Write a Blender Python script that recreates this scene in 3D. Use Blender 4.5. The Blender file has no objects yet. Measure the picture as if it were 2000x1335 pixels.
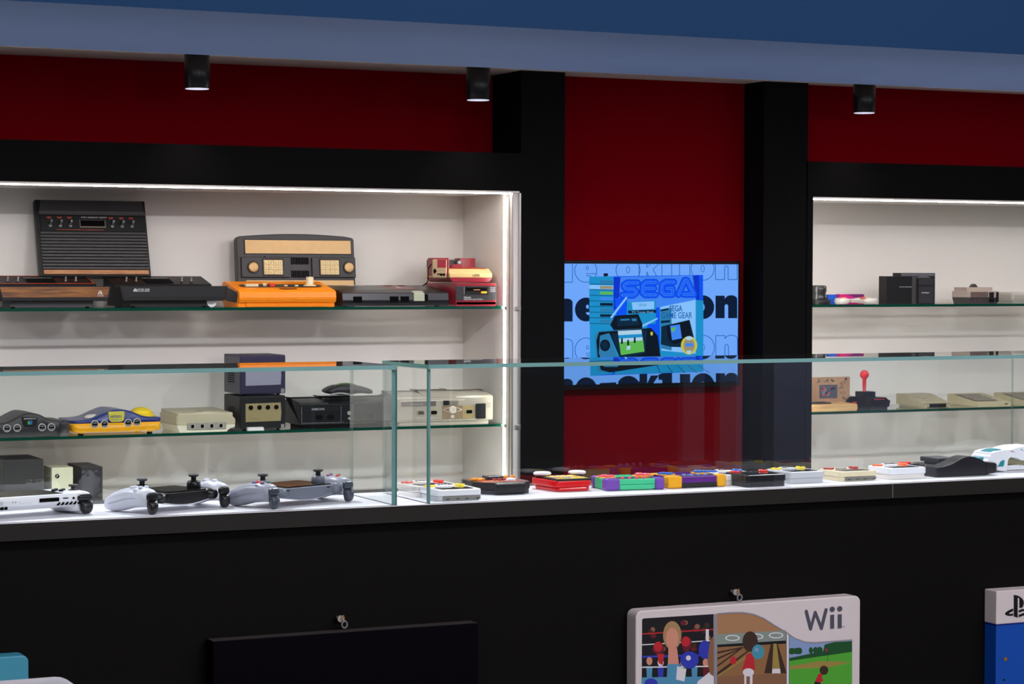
import bpy, bmesh, math, random
from mathutils import Vector, Matrix
random.seed(7)
PI = math.pi
SC = bpy.context.scene
COL = SC.collection
# ------------------------------------------------------------ camera model (solved from the room's straight lines)
F = 4437.96; YAW = .442206; PIT = .031977; ROL = .0030309; EYE = 1.55
def mm(a, b): return [[sum(a[i][k]*b[k][j] for k in range(3)) for j in range(3)] for i in range(3)]
cy_, sy_ = math.cos(YAW), math.sin(YAW); cp_, sp_ = math.cos(PIT), math.sin(PIT); cr_, sr_ = math.cos(ROL), math.sin(ROL)
MR = mm([[cr_, -sr_, 0], [sr_, cr_, 0], [0, 0, 1]], mm([[1, 0, 0], [0, cp_, -sp_], [0, sp_, cp_]], [[cy_, 0, -sy_], [0, 1, 0], [sy_, 0, cy_]]))
def ray(px, py):
    v = ((px-1000)/F, (py-667.5)/F, 1.0)
    d = [sum(MR[k][i]*v[k] for k in range(3)) for i in range(3)]
    return Vector((d[0], d[2], -d[1]))
EYEV = Vector((0, 0, EYE))
def onY(px, py, Y): d = ray(px, py); return d*(Y/d.y)+EYEV
def onZ(px, py, z): d = ray(px, py); return d*((z-EYE)/d.z)+EYEV
def onX(px, py, X): d = ray(px, py); return d*(X/d.x)+EYEV
def zY(px, py, Y): return onY(px, py, Y).z
def mpp(P): return (MR[2][0]*P[0]+MR[2][1]*-(P[2]-EYE)+MR[2][2]*P[1])/F      # metres per pixel at a point
def span(P, ang, px, py=700):      # distance from P along heading ang until the pixel column px
    d = ray(px, py); ux, uy = math.cos(ang), math.sin(ang)
    return -(P.x*d.y-P.y*d.x)/(ux*d.y-uy*d.x)
# ------------------------------------------------------------ materials
def lin(c):
    c /= 255.0
    return c/12.92 if c <= .04045 else ((c+.055)/1.055)**2.4
def rgb(r, g, b, k=1.0): return (min(.95, lin(r)*k), min(.95, lin(g)*k), min(.95, lin(b)*k), 1)
MATS = {}
def mat(key, col, rough=.45, metal=0, spec=.5, bump=0, bscale=300, var=.06, emit=None, es=0, coat=0, vscale=40):
    if key in MATS: return MATS[key]
    m = bpy.data.materials.new(key); m.use_nodes = True; MATS[key] = m
    nt = m.node_tree; b = nt.nodes['Principled BSDF']
    if len(col) == 3: col = rgb(*col)
    b.inputs['Base Color'].default_value = col
    b.inputs['Roughness'].default_value = rough; b.inputs['Metallic'].default_value = metal
    b.inputs['Specular IOR Level'].default_value = spec
    if coat: b.inputs['Coat Weight'].default_value = coat; b.inputs['Coat Roughness'].default_value = .08
    tc = nt.nodes.new('ShaderNodeTexCoord')
    if var and emit is None:
        n = nt.nodes.new('ShaderNodeTexNoise'); n.inputs['Scale'].default_value = vscale; n.inputs['Detail'].default_value = 3
        nt.links.new(tc.outputs['Object'], n.inputs['Vector'])
        mx = nt.nodes.new('ShaderNodeMix'); mx.data_type = 'RGBA'
        mx.inputs[6].default_value = [c*(1-var) for c in col[:3]]+[1]
        mx.inputs[7].default_value = [min(1, c*(1+var)) for c in col[:3]]+[1]
        nt.links.new(n.outputs['Fac'], mx.inputs[0]); nt.links.new(mx.outputs[2], b.inputs['Base Color'])
    if bump:
        n = nt.nodes.new('ShaderNodeTexNoise'); n.inputs['Scale'].default_value = bscale
        nt.links.new(tc.outputs['Object'], n.inputs['Vector'])
        bp = nt.nodes.new('ShaderNodeBump'); bp.inputs['Strength'].default_value = bump; bp.inputs['Distance'].default_value = .001
        nt.links.new(n.outputs['Fac'], bp.inputs['Height']); nt.links.new(bp.outputs['Normal'], b.inputs['Normal'])
    if emit is not None:
        if len(emit) == 3: emit = rgb(*emit)
        b.inputs['Emission Color'].default_value = emit; b.inputs['Emission Strength'].default_value = es
    return m
def woodmat(key, c1, c2, axis=2, scale=60, rough=.4):
    if key in MATS: return MATS[key]
    m = mat(key, c1, rough, var=0); nt = m.node_tree; b = nt.nodes['Principled BSDF']
    tc = nt.nodes.new('ShaderNodeTexCoord'); mp = nt.nodes.new('ShaderNodeMapping')
    s = [2.5, 2.5, 2.5]; s[axis] = scale; mp.inputs['Scale'].default_value = s
    n = nt.nodes.new('ShaderNodeTexNoise'); n.inputs['Scale'].default_value = 4; n.inputs['Detail'].default_value = 6
    r = nt.nodes.new('ShaderNodeValToRGB'); r.color_ramp.elements[0].position = .35; r.color_ramp.elements[1].position = .68
    r.color_ramp.elements[0].color = c2; r.color_ramp.elements[1].color = c1
    nt.links.new(tc.outputs['Object'], mp.inputs['Vector']); nt.links.new(mp.outputs['Vector'], n.inputs['Vector'])
    nt.links.new(n.outputs['Fac'], r.inputs['Fac']); nt.links.new(r.outputs['Color'], b.inputs['Base Color'])
    return m
def glassmat(key, tint, boost=1.9, gloss=0.0, haze=0.0):
    # clear sheet: transparent with a Fresnel mirror on the outward side of each face
    m = bpy.data.materials.new(key); m.use_nodes = True; nt = m.node_tree; nt.nodes.clear(); MATS[key] = m
    N = nt.nodes.new; L = nt.links.new
    out = N('ShaderNodeOutputMaterial'); tr = N('ShaderNodeBsdfTransparent'); tr.inputs[0].default_value = tint
    gl = N('ShaderNodeBsdfGlossy'); gl.inputs['Roughness'].default_value = gloss
    fr = N('ShaderNodeFresnel'); fr.inputs['IOR'].default_value = 1.5
    geo = N('ShaderNodeNewGeometry')
    mul = N('ShaderNodeMath'); mul.operation = 'MULTIPLY'; mul.inputs[1].default_value = boost
    mn = N('ShaderNodeMath'); mn.operation = 'MINIMUM'; mn.inputs[1].default_value = .97
    inv = N('ShaderNodeMath'); inv.operation = 'SUBTRACT'; inv.inputs[0].default_value = 1
    m2 = N('ShaderNodeMath'); m2.operation = 'MULTIPLY'
    mix = N('ShaderNodeMixShader')
    L(fr.outputs[0], mul.inputs[0]); L(mul.outputs[0], mn.inputs[0]); L(geo.outputs['Backfacing'], inv.inputs[1])
    L(mn.outputs[0], m2.inputs[0]); L(inv.outputs[0], m2.inputs[1])
    L(m2.outputs[0], mix.inputs[0]); L(tr.outputs[0], mix.inputs[1]); L(gl.outputs[0], mix.inputs[2])
    last = mix.outputs[0]
    if haze:      # painted haze: pale diffuse mixed evenly over the sheet
        df = N('ShaderNodeBsdfDiffuse'); df.inputs[0].default_value = (.8, .82, .85, 1)
        mh = N('ShaderNodeMixShader'); mh.inputs[0].default_value = haze
        L(last, mh.inputs[1]); L(df.outputs[0], mh.inputs[2]); last = mh.outputs[0]
    L(last, out.inputs[0])
    return m
def edgemat(key, col, trans=.45, clear=0.0):
    m = bpy.data.materials.new(key); m.use_nodes = True; nt = m.node_tree; nt.nodes.clear(); MATS[key] = m
    N = nt.nodes.new; L = nt.links.new
    out = N('ShaderNodeOutputMaterial'); d = N('ShaderNodeBsdfDiffuse'); t = N('ShaderNodeBsdfTranslucent'); g = N('ShaderNodeBsdfGlossy'); c = N('ShaderNodeBsdfTransparent')
    tc = N('ShaderNodeTexCoord'); n = N('ShaderNodeTexNoise'); n.inputs['Scale'].default_value = 5; L(tc.outputs['Object'], n.inputs['Vector'])
    mx = N('ShaderNodeMix'); mx.data_type = 'RGBA'; mx.inputs[6].default_value = [v*.82 for v in col[:3]]+[1]; mx.inputs[7].default_value = [min(1, v*1.12) for v in col[:3]]+[1]
    L(n.outputs['Fac'], mx.inputs[0]); L(mx.outputs[2], d.inputs[0]); L(mx.outputs[2], t.inputs[0])
    g.inputs['Roughness'].default_value = .12; c.inputs[0].default_value = (.86, .95, .93, 1)
    a = N('ShaderNodeMixShader'); a.inputs[0].default_value = trans; L(d.outputs[0], a.inputs[1]); L(t.outputs[0], a.inputs[2])
    b = N('ShaderNodeMixShader'); b.inputs[0].default_value = .08; L(a.outputs[0], b.inputs[1]); L(g.outputs[0], b.inputs[2])
    e = N('ShaderNodeMixShader'); e.inputs[0].default_value = clear; L(b.outputs[0], e.inputs[1]); L(c.outputs[0], e.inputs[2])
    L(e.outputs[0], out.inputs[0]); return m
# ------------------------------------------------------------ mesh builder
def AX(axis):
    return {'x': Matrix(((0, 0, 1, 0), (1, 0, 0, 0), (0, 1, 0, 0), (0, 0, 0, 1))),
            'y': Matrix(((1, 0, 0, 0), (0, 0, 1, 0), (0, 1, 0, 0), (0, 0, 0, 1))),
            'z': Matrix.Identity(4)}[axis]
class MB:
    def __init__(s): s.bm = bmesh.new(); s.mi = 0; s.T = None; s.sm = False
    def _fin(s, verts, bevel=0, seg=2, smooth=None):
        faces = set(f for v in verts for f in v.link_faces)
        if bevel > 0:
            ed = list(set(e for v in verts for e in v.link_edges if len(e.link_faces) == 2 and e.calc_face_angle(0) > .35))
            r = bmesh.ops.bevel(s.bm, geom=ed, offset=bevel, segments=seg, profile=.5, affect='EDGES', clamp_overlap=True)
            vs = set(v for f in r['faces'] for v in f.verts) | set(v for v in verts if v.is_valid)
            faces = set(f for v in vs for f in v.link_faces); verts = [v for v in vs]
        for f in faces:
            f.material_index = s.mi
            f.smooth = s.sm if smooth is None else smooth
        if s.T is not None:
            bmesh.ops.transform(s.bm, matrix=s.T, verts=list(set(v for f in faces for v in f.verts) | set(v for v in verts if v.is_valid)))
        return s
    def box(s, x0, y0, z0, x1, y1, z1, b=0, seg=2):
        x0, x1 = min(x0, x1), max(x0, x1); y0, y1 = min(y0, y1), max(y0, y1); z0, z1 = min(z0, z1), max(z0, z1)
        r = bmesh.ops.create_cube(s.bm, size=1)
        for v in r['verts']:
            v.co = Vector(((x0+x1)/2+v.co.x*(x1-x0), (y0+y1)/2+v.co.y*(y1-y0), (z0+z1)/2+v.co.z*(z1-z0)))
        return s._fin(r['verts'], min(b, .49*min(x1-x0, y1-y0, z1-z0)), seg)
    def hull8(s, P, b=0, seg=2):     # bottom 4 (ccw) then top 4
        vs = [s.bm.verts.new(p) for p in P]
        for q in ((3, 2, 1, 0), (4, 5, 6, 7), (0, 1, 5, 4), (1, 2, 6, 5), (2, 3, 7, 6), (3, 0, 4, 7)):
            s.bm.faces.new([vs[i] for i in q])
        return s._fin(vs, b, seg)
    def prism(s, pts, axis, a, b, bevel=0, seg=2, smooth=None):
        # pts: 2D outline; axis x: (y,z)   axis y: (x,z)   axis z: (x,y)
        def P(p, t): return {'x': (t, p[0], p[1]), 'y': (p[0], t, p[1]), 'z': (p[0], p[1], t)}[axis]
        va = [s.bm.verts.new(P(p, a)) for p in pts]; vb = [s.bm.verts.new(P(p, b)) for p in pts]
        n = len(pts); fs = [s.bm.faces.new(va), s.bm.faces.new(vb[::-1])]
        for i in range(n): fs.append(s.bm.faces.new((va[i], vb[i], vb[(i+1) % n], va[(i+1) % n])))
        bmesh.ops.recalc_face_normals(s.bm, faces=fs)
        if smooth:
            s._fin(va+vb, bevel, seg, smooth=True)
            for f in s.bm.faces:
                if len(f.verts) > 8: f.smooth = False
            return s
        return s._fin(va+vb, bevel, seg)
    def cyl(s, c, r, h, axis='z', seg=24, r2=None, bevel=0, bseg=2, smooth=True):
        q = bmesh.ops.create_cone(s.bm, cap_ends=True, cap_tris=False, segments=seg, radius1=r, radius2=r if r2 is None else r2, depth=h)
        M = Matrix.Translation(Vector(c)) @ AX(axis) @ Matrix.Translation((0, 0, h/2))
        bmesh.ops.transform(s.bm, matrix=M, verts=q['verts'])
        fs = list(set(f for v in q['verts'] for f in v.link_faces)); bmesh.ops.recalc_face_normals(s.bm, faces=fs)
        s._fin(q['verts'], bevel, bseg, smooth=smooth)
        for f in s.bm.faces:
            if len(f.verts) > 8: f.smooth = False
        return s
    def ell(s, c, rx, ry, rz, seg=20, rings=12):
        q = bmesh.ops.create_uvsphere(s.bm, u_segments=seg, v_segments=rings, radius=1)
        for v in q['verts']: v.co = Vector((c[0]+v.co.x*rx, c[1]+v.co.y*ry, c[2]+v.co.z*rz))
        return s._fin(q['verts'], smooth=True)
    def lathe(s, c, prof, seg=28, axis='z'):
        rings = []
        M = Matrix.Translation(Vector(c)) @ AX(axis)
        for r, z in prof:
            rings.append([s.bm.verts.new(M @ Vector((r*math.cos(2*PI*i/seg), r*math.sin(2*PI*i/seg), z))) for i in range(seg)])
        fs = []
        for a, b in zip(rings, rings[1:]):
            for i in range(seg): fs.append(s.bm.faces.new((a[i], a[(i+1) % seg], b[(i+1) % seg], b[i])))
        fs.append(s.bm.faces.new(rings[0][::-1])); fs.append(s.bm.faces.new(rings[-1]))
        bmesh.ops.recalc_face_normals(s.bm, faces=fs)
        vs = [v for r in rings for v in r]
        s._fin(vs, smooth=True)
        fs[-1].smooth = False; fs[-2].smooth = False
        return s
    def tube(s, pts, r, seg=8, closed=False):
        pts = [Vector(p) for p in pts]; rings = []; n = len(pts)
        for i, p in enumerate(pts):
            a = pts[(i-1) % n] if (closed or i > 0) else p; b = pts[(i+1) % n] if (closed or i < n-1) else p
            t = (b-a).normalized(); u = t.orthogonal().normalized() if i == 0 else (u-t*u.dot(t)).normalized(); w = t.cross(u)
            rr = r[i] if isinstance(r, (list, tuple)) else r
            rings.append([s.bm.verts.new(p+(u*math.cos(2*PI*k/seg)+w*math.sin(2*PI*k/seg))*rr) for k in range(seg)])
        pr = list(zip(rings, rings[1:]))+([(rings[-1], rings[0])] if closed else [])
        fs = []
        for a, b in pr:
            for k in range(seg): fs.append(s.bm.faces.new((a[k], a[(k+1) % seg], b[(k+1) % seg], b[k])))
        if not closed: fs.append(s.bm.faces.new(rings[0][::-1])); fs.append(s.bm.faces.new(rings[-1]))
        bmesh.ops.recalc_face_normals(s.bm, faces=fs)
        return s._fin([v for q in rings for v in q], smooth=True)
    def loft(s, secs, cap=True, smooth=True):     # list of rings of 3D points (equal count)
        R = [[s.bm.verts.new(p) for p in q] for q in secs]; n = len(R[0]); fs = []
        for a, b in zip(R, R[1:]):
            for i in range(n): fs.append(s.bm.faces.new((a[i], a[(i+1) % n], b[(i+1) % n], b[i])))
        if cap: fs.append(s.bm.faces.new(R[0][::-1])); fs.append(s.bm.faces.new(R[-1]))
        bmesh.ops.recalc_face_normals(s.bm, faces=fs)
        return s._fin([v for q in R for v in q], smooth=smooth)
    def poly(s, pts, mi=None):       # flat printed shape
        if mi is not None: s.mi = mi
        vs = [s.bm.verts.new(p) for p in pts]; f = s.bm.faces.new(vs)
        f.material_index = s.mi
        if s.T is not None: bmesh.ops.transform(s.bm, matrix=s.T, verts=vs)
        return s
    def text(s, body, o, xd=(1, 0, 0), ud=(0, 0, 1), h=.01, w=None, depth=0, off=0, shear=0, centre=False):
        cu = bpy.data.curves.new('t', 'FONT'); cu.body = body; cu.size = 1; cu.offset = off; cu.shear = shear
        cu.resolution_u = 3
        ob = bpy.data.objects.new('t', cu); me = bpy.data.meshes.new_from_object(ob)
        if not me.vertices: return s
        xs = [v.co.x for v in me.vertices]; ys = [v.co.y for v in me.vertices]
        x0, x1, y0, y1 = min(xs), max(xs), min(ys), max(ys)
        ky = h/(y1-y0); kx = ky if w is None else w/(x1-x0)
        xd = Vector(xd); ud = Vector(ud); o = Vector(o)
        if centre: o = o-xd*((x1-x0)*kx/2)
        vs = [s.bm.verts.new(o+xd*((v.co.x-x0)*kx)+ud*((v.co.y-y0)*ky)) for v in me.vertices]
        for p in me.polygons:
            try:
                f = s.bm.faces.new([vs[i] for i in p.vertices]); f.material_index = s.mi
            except ValueError: pass
        if s.T is not None: bmesh.ops.transform(s.bm, matrix=s.T, verts=vs)
        bpy.data.objects.remove(ob); bpy.data.curves.remove(cu); bpy.data.meshes.remove(me)
        return s
    def build(s, name, mats, parent=None, label=None, kind=None):
        me = bpy.data.meshes.new(name); s.bm.to_mesh(me); s.bm.free()
        if not isinstance(mats, (list, tuple)): mats = [mats]
        for m in mats: me.materials.append(m)
        o = bpy.data.objects.new(name, me); COL.objects.link(o)
        if parent: o.parent = parent
        if label: o['label'] = label
        if kind: o['kind'] = kind
        return o
def box(name, m, parent, *a, **k):
    label = k.pop('label', None)
    b = MB(); b.box(*a, **k); return b.build(name, m, parent, label)
def thing(name, label, cat, loc=(0, 0, 0), rz=0, group=None, tilt=0):
    o = bpy.data.objects.new(name, None); COL.objects.link(o); o.empty_display_size = .05
    o.location = loc; o.rotation_euler = (tilt, 0, rz); o['label'] = label; o['category'] = cat
    if group: o['group'] = group
    return o
def tag(o, label, cat, group=None):
    o['label'] = label; o['category'] = cat
    if group: o['group'] = group
    return o
def struct(o): o['kind'] = 'structure'; return o
def spline(pts, n=8, closed=False):
    out = []; N = len(pts)
    for i in range(N if closed else N-1):
        p0 = pts[(i-1) % N] if closed or i > 0 else pts[i]; p1 = pts[i]; p2 = pts[(i+1) % N]; p3 = pts[(i+2) % N] if closed or i+2 < N else p2
        for k in range(n):
            t = k/n
            out.append(tuple(.5*((2*b)+(-a+c)*t+(2*a-5*b+4*c-d)*t*t+(-a+3*b-3*c+d)*t**3) for a, b, c, d in zip(p0, p1, p2, p3)))
    if not closed: out.append(tuple(pts[-1]))
    return out
def rrect(x0, y0, x1, y1, r, n=5):
    out = []
    for cx, cy, a in ((x1-r, y1-r, 0), (x0+r, y1-r, 90), (x0+r, y0+r, 180), (x1-r, y0+r, 270)):
        for k in range(n+1):
            t = math.radians(a+90*k/n); out.append((cx+r*math.cos(t), cy+r*math.sin(t)))
    return out
def circ(cx, cy, r, n=24, ry=None): return [(cx+r*math.cos(2*PI*i/n), cy+(r if ry is None else ry)*math.sin(2*PI*i/n)) for i in range(n)]
# ------------------------------------------------------------ key levels
ZC = 1.087            # counter top
YC = 4.106            # front edge of counter
ZT = 1.362            # top of glass cases
YK = 4.352            # back of glass cases
YS = 7.035            # front edge of wall shelves
YW = 6.957            # face of black wall
YB = 7.379            # white back of the wall cabinets
Z1, Z2 = 1.424, 1.022      # tops of left shelves
Z1R, Z2R = 1.424, 1.031
ZH = 1.808            # underside of cabinet header
ZCEIL = 2.222; ZBEAM = 2.0
# ------------------------------------------------------------ materials of the room
M_black = mat('black_wall_paint', rgb(14, 13, 14), .7, spec=.05, bump=.15, bscale=500, vscale=6)
M_slab = mat('counter_black_laminate', rgb(32, 29, 27), .55, spec=.25, vscale=8)
M_base = mat('counter_black_paint', rgb(10, 8, 8), .65, spec=.1, bump=.2, bscale=400, vscale=5)
M_red = mat('dark_red_wall_paint', rgb(108, 0, 12), .85, spec=.02, bump=.1, bscale=300, vscale=3)
M_white = mat('cabinet_white_panel', rgb(225, 220, 214), .5, spec=.3, vscale=3, var=.02)
M_ceil = mat('cream_ceiling_paint', rgb(228, 212, 198), .8, vscale=3, var=.03)
M_beamf = mat('navy_blue_beam_sides', rgb(3, 47, 86), .7, spec=.2, bump=.2, bscale=120, vscale=2, var=.08)
M_beamu = mat('pale_blue_beam_underside', rgb(132, 160, 208), .7, spec=.2, bump=.15, bscale=120, vscale=2, var=.07)
M_cwhite = mat('white_counter_laminate', rgb(232, 231, 238), .4, spec=.4, vscale=5, var=.02)
M_floor = mat('grey_floor_vinyl', rgb(105, 104, 108), .4, vscale=4)
M_room = mat('grey_room_paint', rgb(120, 122, 132), .8, vscale=2)
M_alu = mat('brushed_aluminium', rgb(190, 184, 180), .35, metal=.9, vscale=80)
M_glass = glassmat('clear_glass', (.95, .972, .965, 1), 1.85, haze=.0)
M_case = glassmat('case_glass', (.962, .98, .975, 1), 1.85, haze=.0012)
M_shedge = mat('dark_green_glass_edge', rgb(0, 64, 48), .12, spec=.6, var=.15, vscale=3)
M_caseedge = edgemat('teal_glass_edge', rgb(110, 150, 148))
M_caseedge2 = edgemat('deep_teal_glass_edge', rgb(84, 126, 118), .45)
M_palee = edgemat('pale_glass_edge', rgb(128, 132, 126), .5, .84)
M_led = mat('white_led_diffuser', (1, 1, 1, 1), .5, emit=(1, .965, .92, 1), es=27)
M_ledfill = mat('white_fill_strip', (1, 1, 1, 1), .5, emit=(1, .965, .92, 1), es=13)
# ------------------------------------------------------------ room shell
def sbox(name, m, *a, **k): return struct(box(name, m, None, *a, **k))
sbox('floor', M_floor, -4, -4.2, -.05, 9, 7.7, 0)
sbox('wall_left', M_room, -4.1, -4.2, 0, -4, 7.7, 2.9)
sbox('wall_right', M_room, 9, -4.2, 0, 9.1, 7.7, 2.9)
sbox('wall_front', M_room, -4, -4.3, 0, 9, -4.2, 2.9)
sbox('added_dark_panel', M_black, -4, -4.195, 0, 7.72, -4.17, 2.9)  # unseen dark panel added to bound the reflection in the case glass
sbox('added_pale_panel', mat('pale_blue_reflected_panel', rgb(185, 190, 215), .8, vscale=2), 7.72, -4.195, 0, 9, -4.17, 2.9)  # unseen pale panel added as a reflection source for the case glass
sbox('added_pale_post', mat('pale_reflected_post', rgb(200, 205, 215), .7), 7.28, -4.169, 0, 7.44, -4.1, 2.9)  # unseen post added for a pale streak reflected in the glass
sbox('wall_back', M_red, -4, 7.43, 0, 9, 7.53, ZCEIL)
YBF = 3.84; YBB = 4.63
c = sbox('ceiling', M_ceil, -4, YBB-.02, ZCEIL, 9, 7.53, ZCEIL+.08)
sbox('trim_9', M_ceil, -4, -4.2, 2.9, 9, YBB, 2.98)
b = MB(); b.box(-4, YBF, ZBEAM, 9, YBB, 2.9)
for f in b.bm.faces: f.material_index = 1 if f.normal.z < -.5 else 0  # downward faces take a paler blue than the rest of the beam
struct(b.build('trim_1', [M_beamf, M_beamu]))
# red wall faces beside and above the cabinets
sbox('trim_2', M_red, -4, 7.189, 1.942, 3.326, 7.43, ZCEIL)
sbox('trim_3', M_red, 3.491, 7.093, 0, 4.286, 7.43, ZCEIL)
sbox('trim_4', M_red, 4.471, 7.02, 1.945, 9, 7.43, ZCEIL)
# black columns
sbox('trim_5', M_black, 3.326, YW, 0, 3.492, 7.43, ZCEIL)
sbox('trim_6', M_black, 4.286, YW, 0, 4.471, 7.43, ZCEIL)
# ------------------------------------------------------------ lit wall cabinets
def cabinet(name, label, x0, x1, z0=.78):
    t = thing(name, label, 'cabinet', (x0, YW, 0))
    X = x1-x0; d = YB-YW
    b = MB()                                                     # black front frame
    b.box(0, 0, ZH+.006, X, .235, 1.942); b.box(0, 0, 0, X, d, z0)
    b.build('frame', M_black, t)
    b = MB(); b.box(.02, d, z0, X-.0, d+.02, ZH+.03)
    b.build('back_panel', M_white, t)
    box('side_panel', M_white, t, X-.026, .006, z0, X-.006, d, ZH+.006)
    box('side_panel', M_white, t, .006, .006, z0, .026, d, ZH+.006)
    box('ceiling_panel', M_white, t, .006, .0, ZH, X-.006, d, ZH+.006)
    box('floor_panel', M_white, t, 0, .0, z0, X, d, z0+.004)
    box('led_strip', M_led, t, .03, .012, ZH-.0030, X-.03, .026, ZH-.0005)
    box('led_cover', M_alu, t, .03, .0262, ZH-.0034, X-.03, .0275, ZH)
    box('led_strip', M_led, t, X-.0270, .064, z0+.01, X-.0262, .080, ZH-.008)
    box('led_strip', M_led, t, .0262, .064, z0+.01, .0270, .080, ZH-.008)
    box('led_strip', M_ledfill, t, .03, .03, z0+.0045, X-.03, .05, z0+.006)  # unseen lower strip added to brighten the bottom of the cabinet
    b = MB()
    for y in (.004, .026): b.box(X-.030, y, z0, X-.026, y+.006, ZH)
    b.box(X-.007, -.003, z0, X-.001, .004, ZH)
    b.build('door_rail', M_alu, t)
    return t
CL = cabinet('display_cabinet', 'white lit wall cabinet with black frame, left of the screen', -1.6, 3.326)
CR = cabinet('display_cabinet', 'white lit wall cabinet with black frame, right of the screen', 4.466, 8.6)
box('frame_stile', M_black, CR, .002, -.004, .78, .0262, .005, ZH+.006)
def shelf(label, x0, x1, zt, xc=None, xl=None):
    t = thing('glass_shelf', label, 'shelf', (x0, YS, zt), group='green edged glass shelves in the wall cabinets')
    X = x1-x0; d = .20 if False else YB-YS-.045; th = .0095
    b = MB(); b.box(0, 0, -th, X, d, 0)
    for f in b.bm.faces: f.material_index = 0 if abs(f.normal.z) > .5 else 1
    b.build('pane', [M_glass, M_shedge], t)
    if xc is not None:
        for q in ((xc-.001, -.022), (xc+.012, -.082)):
            b = MB(); b.box(q[0], q[1], -.013, q[0]+.018, q[1]+.010, 0, b=.001); b.build('shelf_clip', M_alu, t)
    if xl is not None:
        b = MB(); b.box(xl, -.08, -.013, xl+.014, -.066, 0, b=.001); b.build('shelf_clip', M_alu, t)
    return t
shelf('upper glass shelf of the left cabinet, carrying the orange console', -1.57, 3.295, Z1, 4.866)
shelf('lower glass shelf of the left cabinet, carrying the blue and yellow console', -1.57, 3.295, Z2, 4.866)
shelf('upper glass shelf of the right cabinet, carrying the tall black boxes', 4.50, 8.56, Z1R, None, -.03)
shelf('lower glass shelf of the right cabinet, carrying the red ball joystick', 4.50, 8.56, Z2R, None, -.03)
# ------------------------------------------------------------ counter
CT = thing('display_counter', 'long black display counter with white top in the foreground', 'counter', (-1, YC, 0))
XS = onY(1744, 950, YC).x+1
for a, b_ in ((0, XS-.0008), (XS+.0008, 8)):
    box('counter_slab', M_slab, CT, a, 0, ZC-.033, b_, .34, ZC-.0015)
box('white_top', M_cwhite, CT, 0, .0015, ZC-.0015, 8, .262, ZC)
box('seam', mat('pale_joint_filler', rgb(190, 180, 165), .7), CT, XS-.0008, .001, ZC-.032, XS+.0008, .3, ZC-.002)
box('front_panel', M_base, CT, 0, .02, 0, 8, .32, ZC-.033)
def case(label, x0, x1, seams=()):
    t = thing('glass_case', label, 'display case', (x0, YC+.004, ZC), group='glass cases on the counter')
    X = x1-x0; d = YK-YC-.004; g = .008; Hh = ZT-ZC
    def pane(name, *a, ax=2):
        b = MB(); b.box(*a)
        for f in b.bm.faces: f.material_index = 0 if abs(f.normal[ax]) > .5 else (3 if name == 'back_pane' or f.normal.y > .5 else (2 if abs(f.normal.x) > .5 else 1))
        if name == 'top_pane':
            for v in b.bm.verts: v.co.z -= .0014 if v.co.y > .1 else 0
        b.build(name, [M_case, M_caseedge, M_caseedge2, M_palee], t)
    pane('top_pane', 0, 0, Hh-g, X, d, Hh)
    pane('front_pane', 0, 0, 0, X, g, Hh-g, ax=1)
    xs = [0]+[s-x0 for s in seams]+[X]
    for a, b_ in zip(xs, xs[1:]): pane('back_pane', a+.0006, d-g, 0, b_-.0006, d, Hh-g-.0016, ax=1)
    pane('side_pane', 0, g, 0, g, d-g-.0005, Hh-g-.0014, ax=0)
    pane('side_pane', X-g, g, 0, X, d-g-.0005, Hh-g-.0014, ax=0)
    return t
XL_CASE = onY(777, 850, YC).x; XR_CASE = onY(838, 850, YC).x
case('long glass case over the three large handhelds, its end left of the gap', -.6, XL_CASE)
sx = onY(1975, 780, YK).x
case('long glass case over the row of small coloured handhelds, right of the gap', XR_CASE, 6.5, (sx,))
# ------------------------------------------------------------ ceiling spotlights
M_fix = mat('black_anodised_metal', rgb(38, 38, 42), .32, metal=.6, spec=.5)
M_lens = mat('spotlight_lens', (.8, .8, .9, 1), .4, emit=(.74, .74, .92, 1), es=.85)
WL = {}
for x, yb, lab in ((385, 175, 'black cylinder ceiling spotlight above the left cabinet, nearest the left'), (934, 197, 'black cylinder ceiling spotlight left of the dark column, middle of the three'), (1688, 222, 'black cylinder ceiling spotlight above the right cabinet, seen most level')):
    P = onY(x, yb, 6.84)
    t = thing('ceiling_spotlight', lab, 'spotlight', (P.x, P.y, ZCEIL), group='black cylinder ceiling spotlights')
    h = ZCEIL-P.z-.003
    b = MB(); b.lathe((0, 0, -h), [(.0375, 0), (.0395, .001), (.0395, h)], 40); b.build('housing', M_fix, t)
    b = MB(); b.cyl((0, 0, -h-.0012), .0365, .0012, seg=40); b.build('lens', M_lens, t)
    l = bpy.data.lights.new('spot_beam', 'SPOT'); l.energy = 3; l.spot_size = math.radians(105); l.spot_blend = 1; l.shadow_soft_size = .03; l.color = (1, .93, .9)
    o = bpy.data.objects.new('spot_beam', l); COL.objects.link(o); o.location = (P.x, P.y, ZCEIL-h-.02)
# ------------------------------------------------------------ camera
cam = bpy.data.cameras.new('camera'); co = bpy.data.objects.new('camera', cam); COL.objects.link(co)
r = Vector((MR[0][0], MR[0][2], -MR[0][1])); u = -Vector((MR[1][0], MR[1][2], -MR[1][1])); w = -Vector((MR[2][0], MR[2][2], -MR[2][1]))
co.matrix_world = Matrix(((r.x, u.x, w.x, 0), (r.y, u.y, w.y, 0), (r.z, u.z, w.z, EYE), (0, 0, 0, 1)))
cam.sensor_width = 36; cam.sensor_fit = 'HORIZONTAL'; cam.lens = F*36/2000; cam.clip_start = .05
cam.dof.use_dof = True; cam.dof.focus_distance = 4.7; cam.dof.aperture_fstop = 24
SC.camera = co
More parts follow.
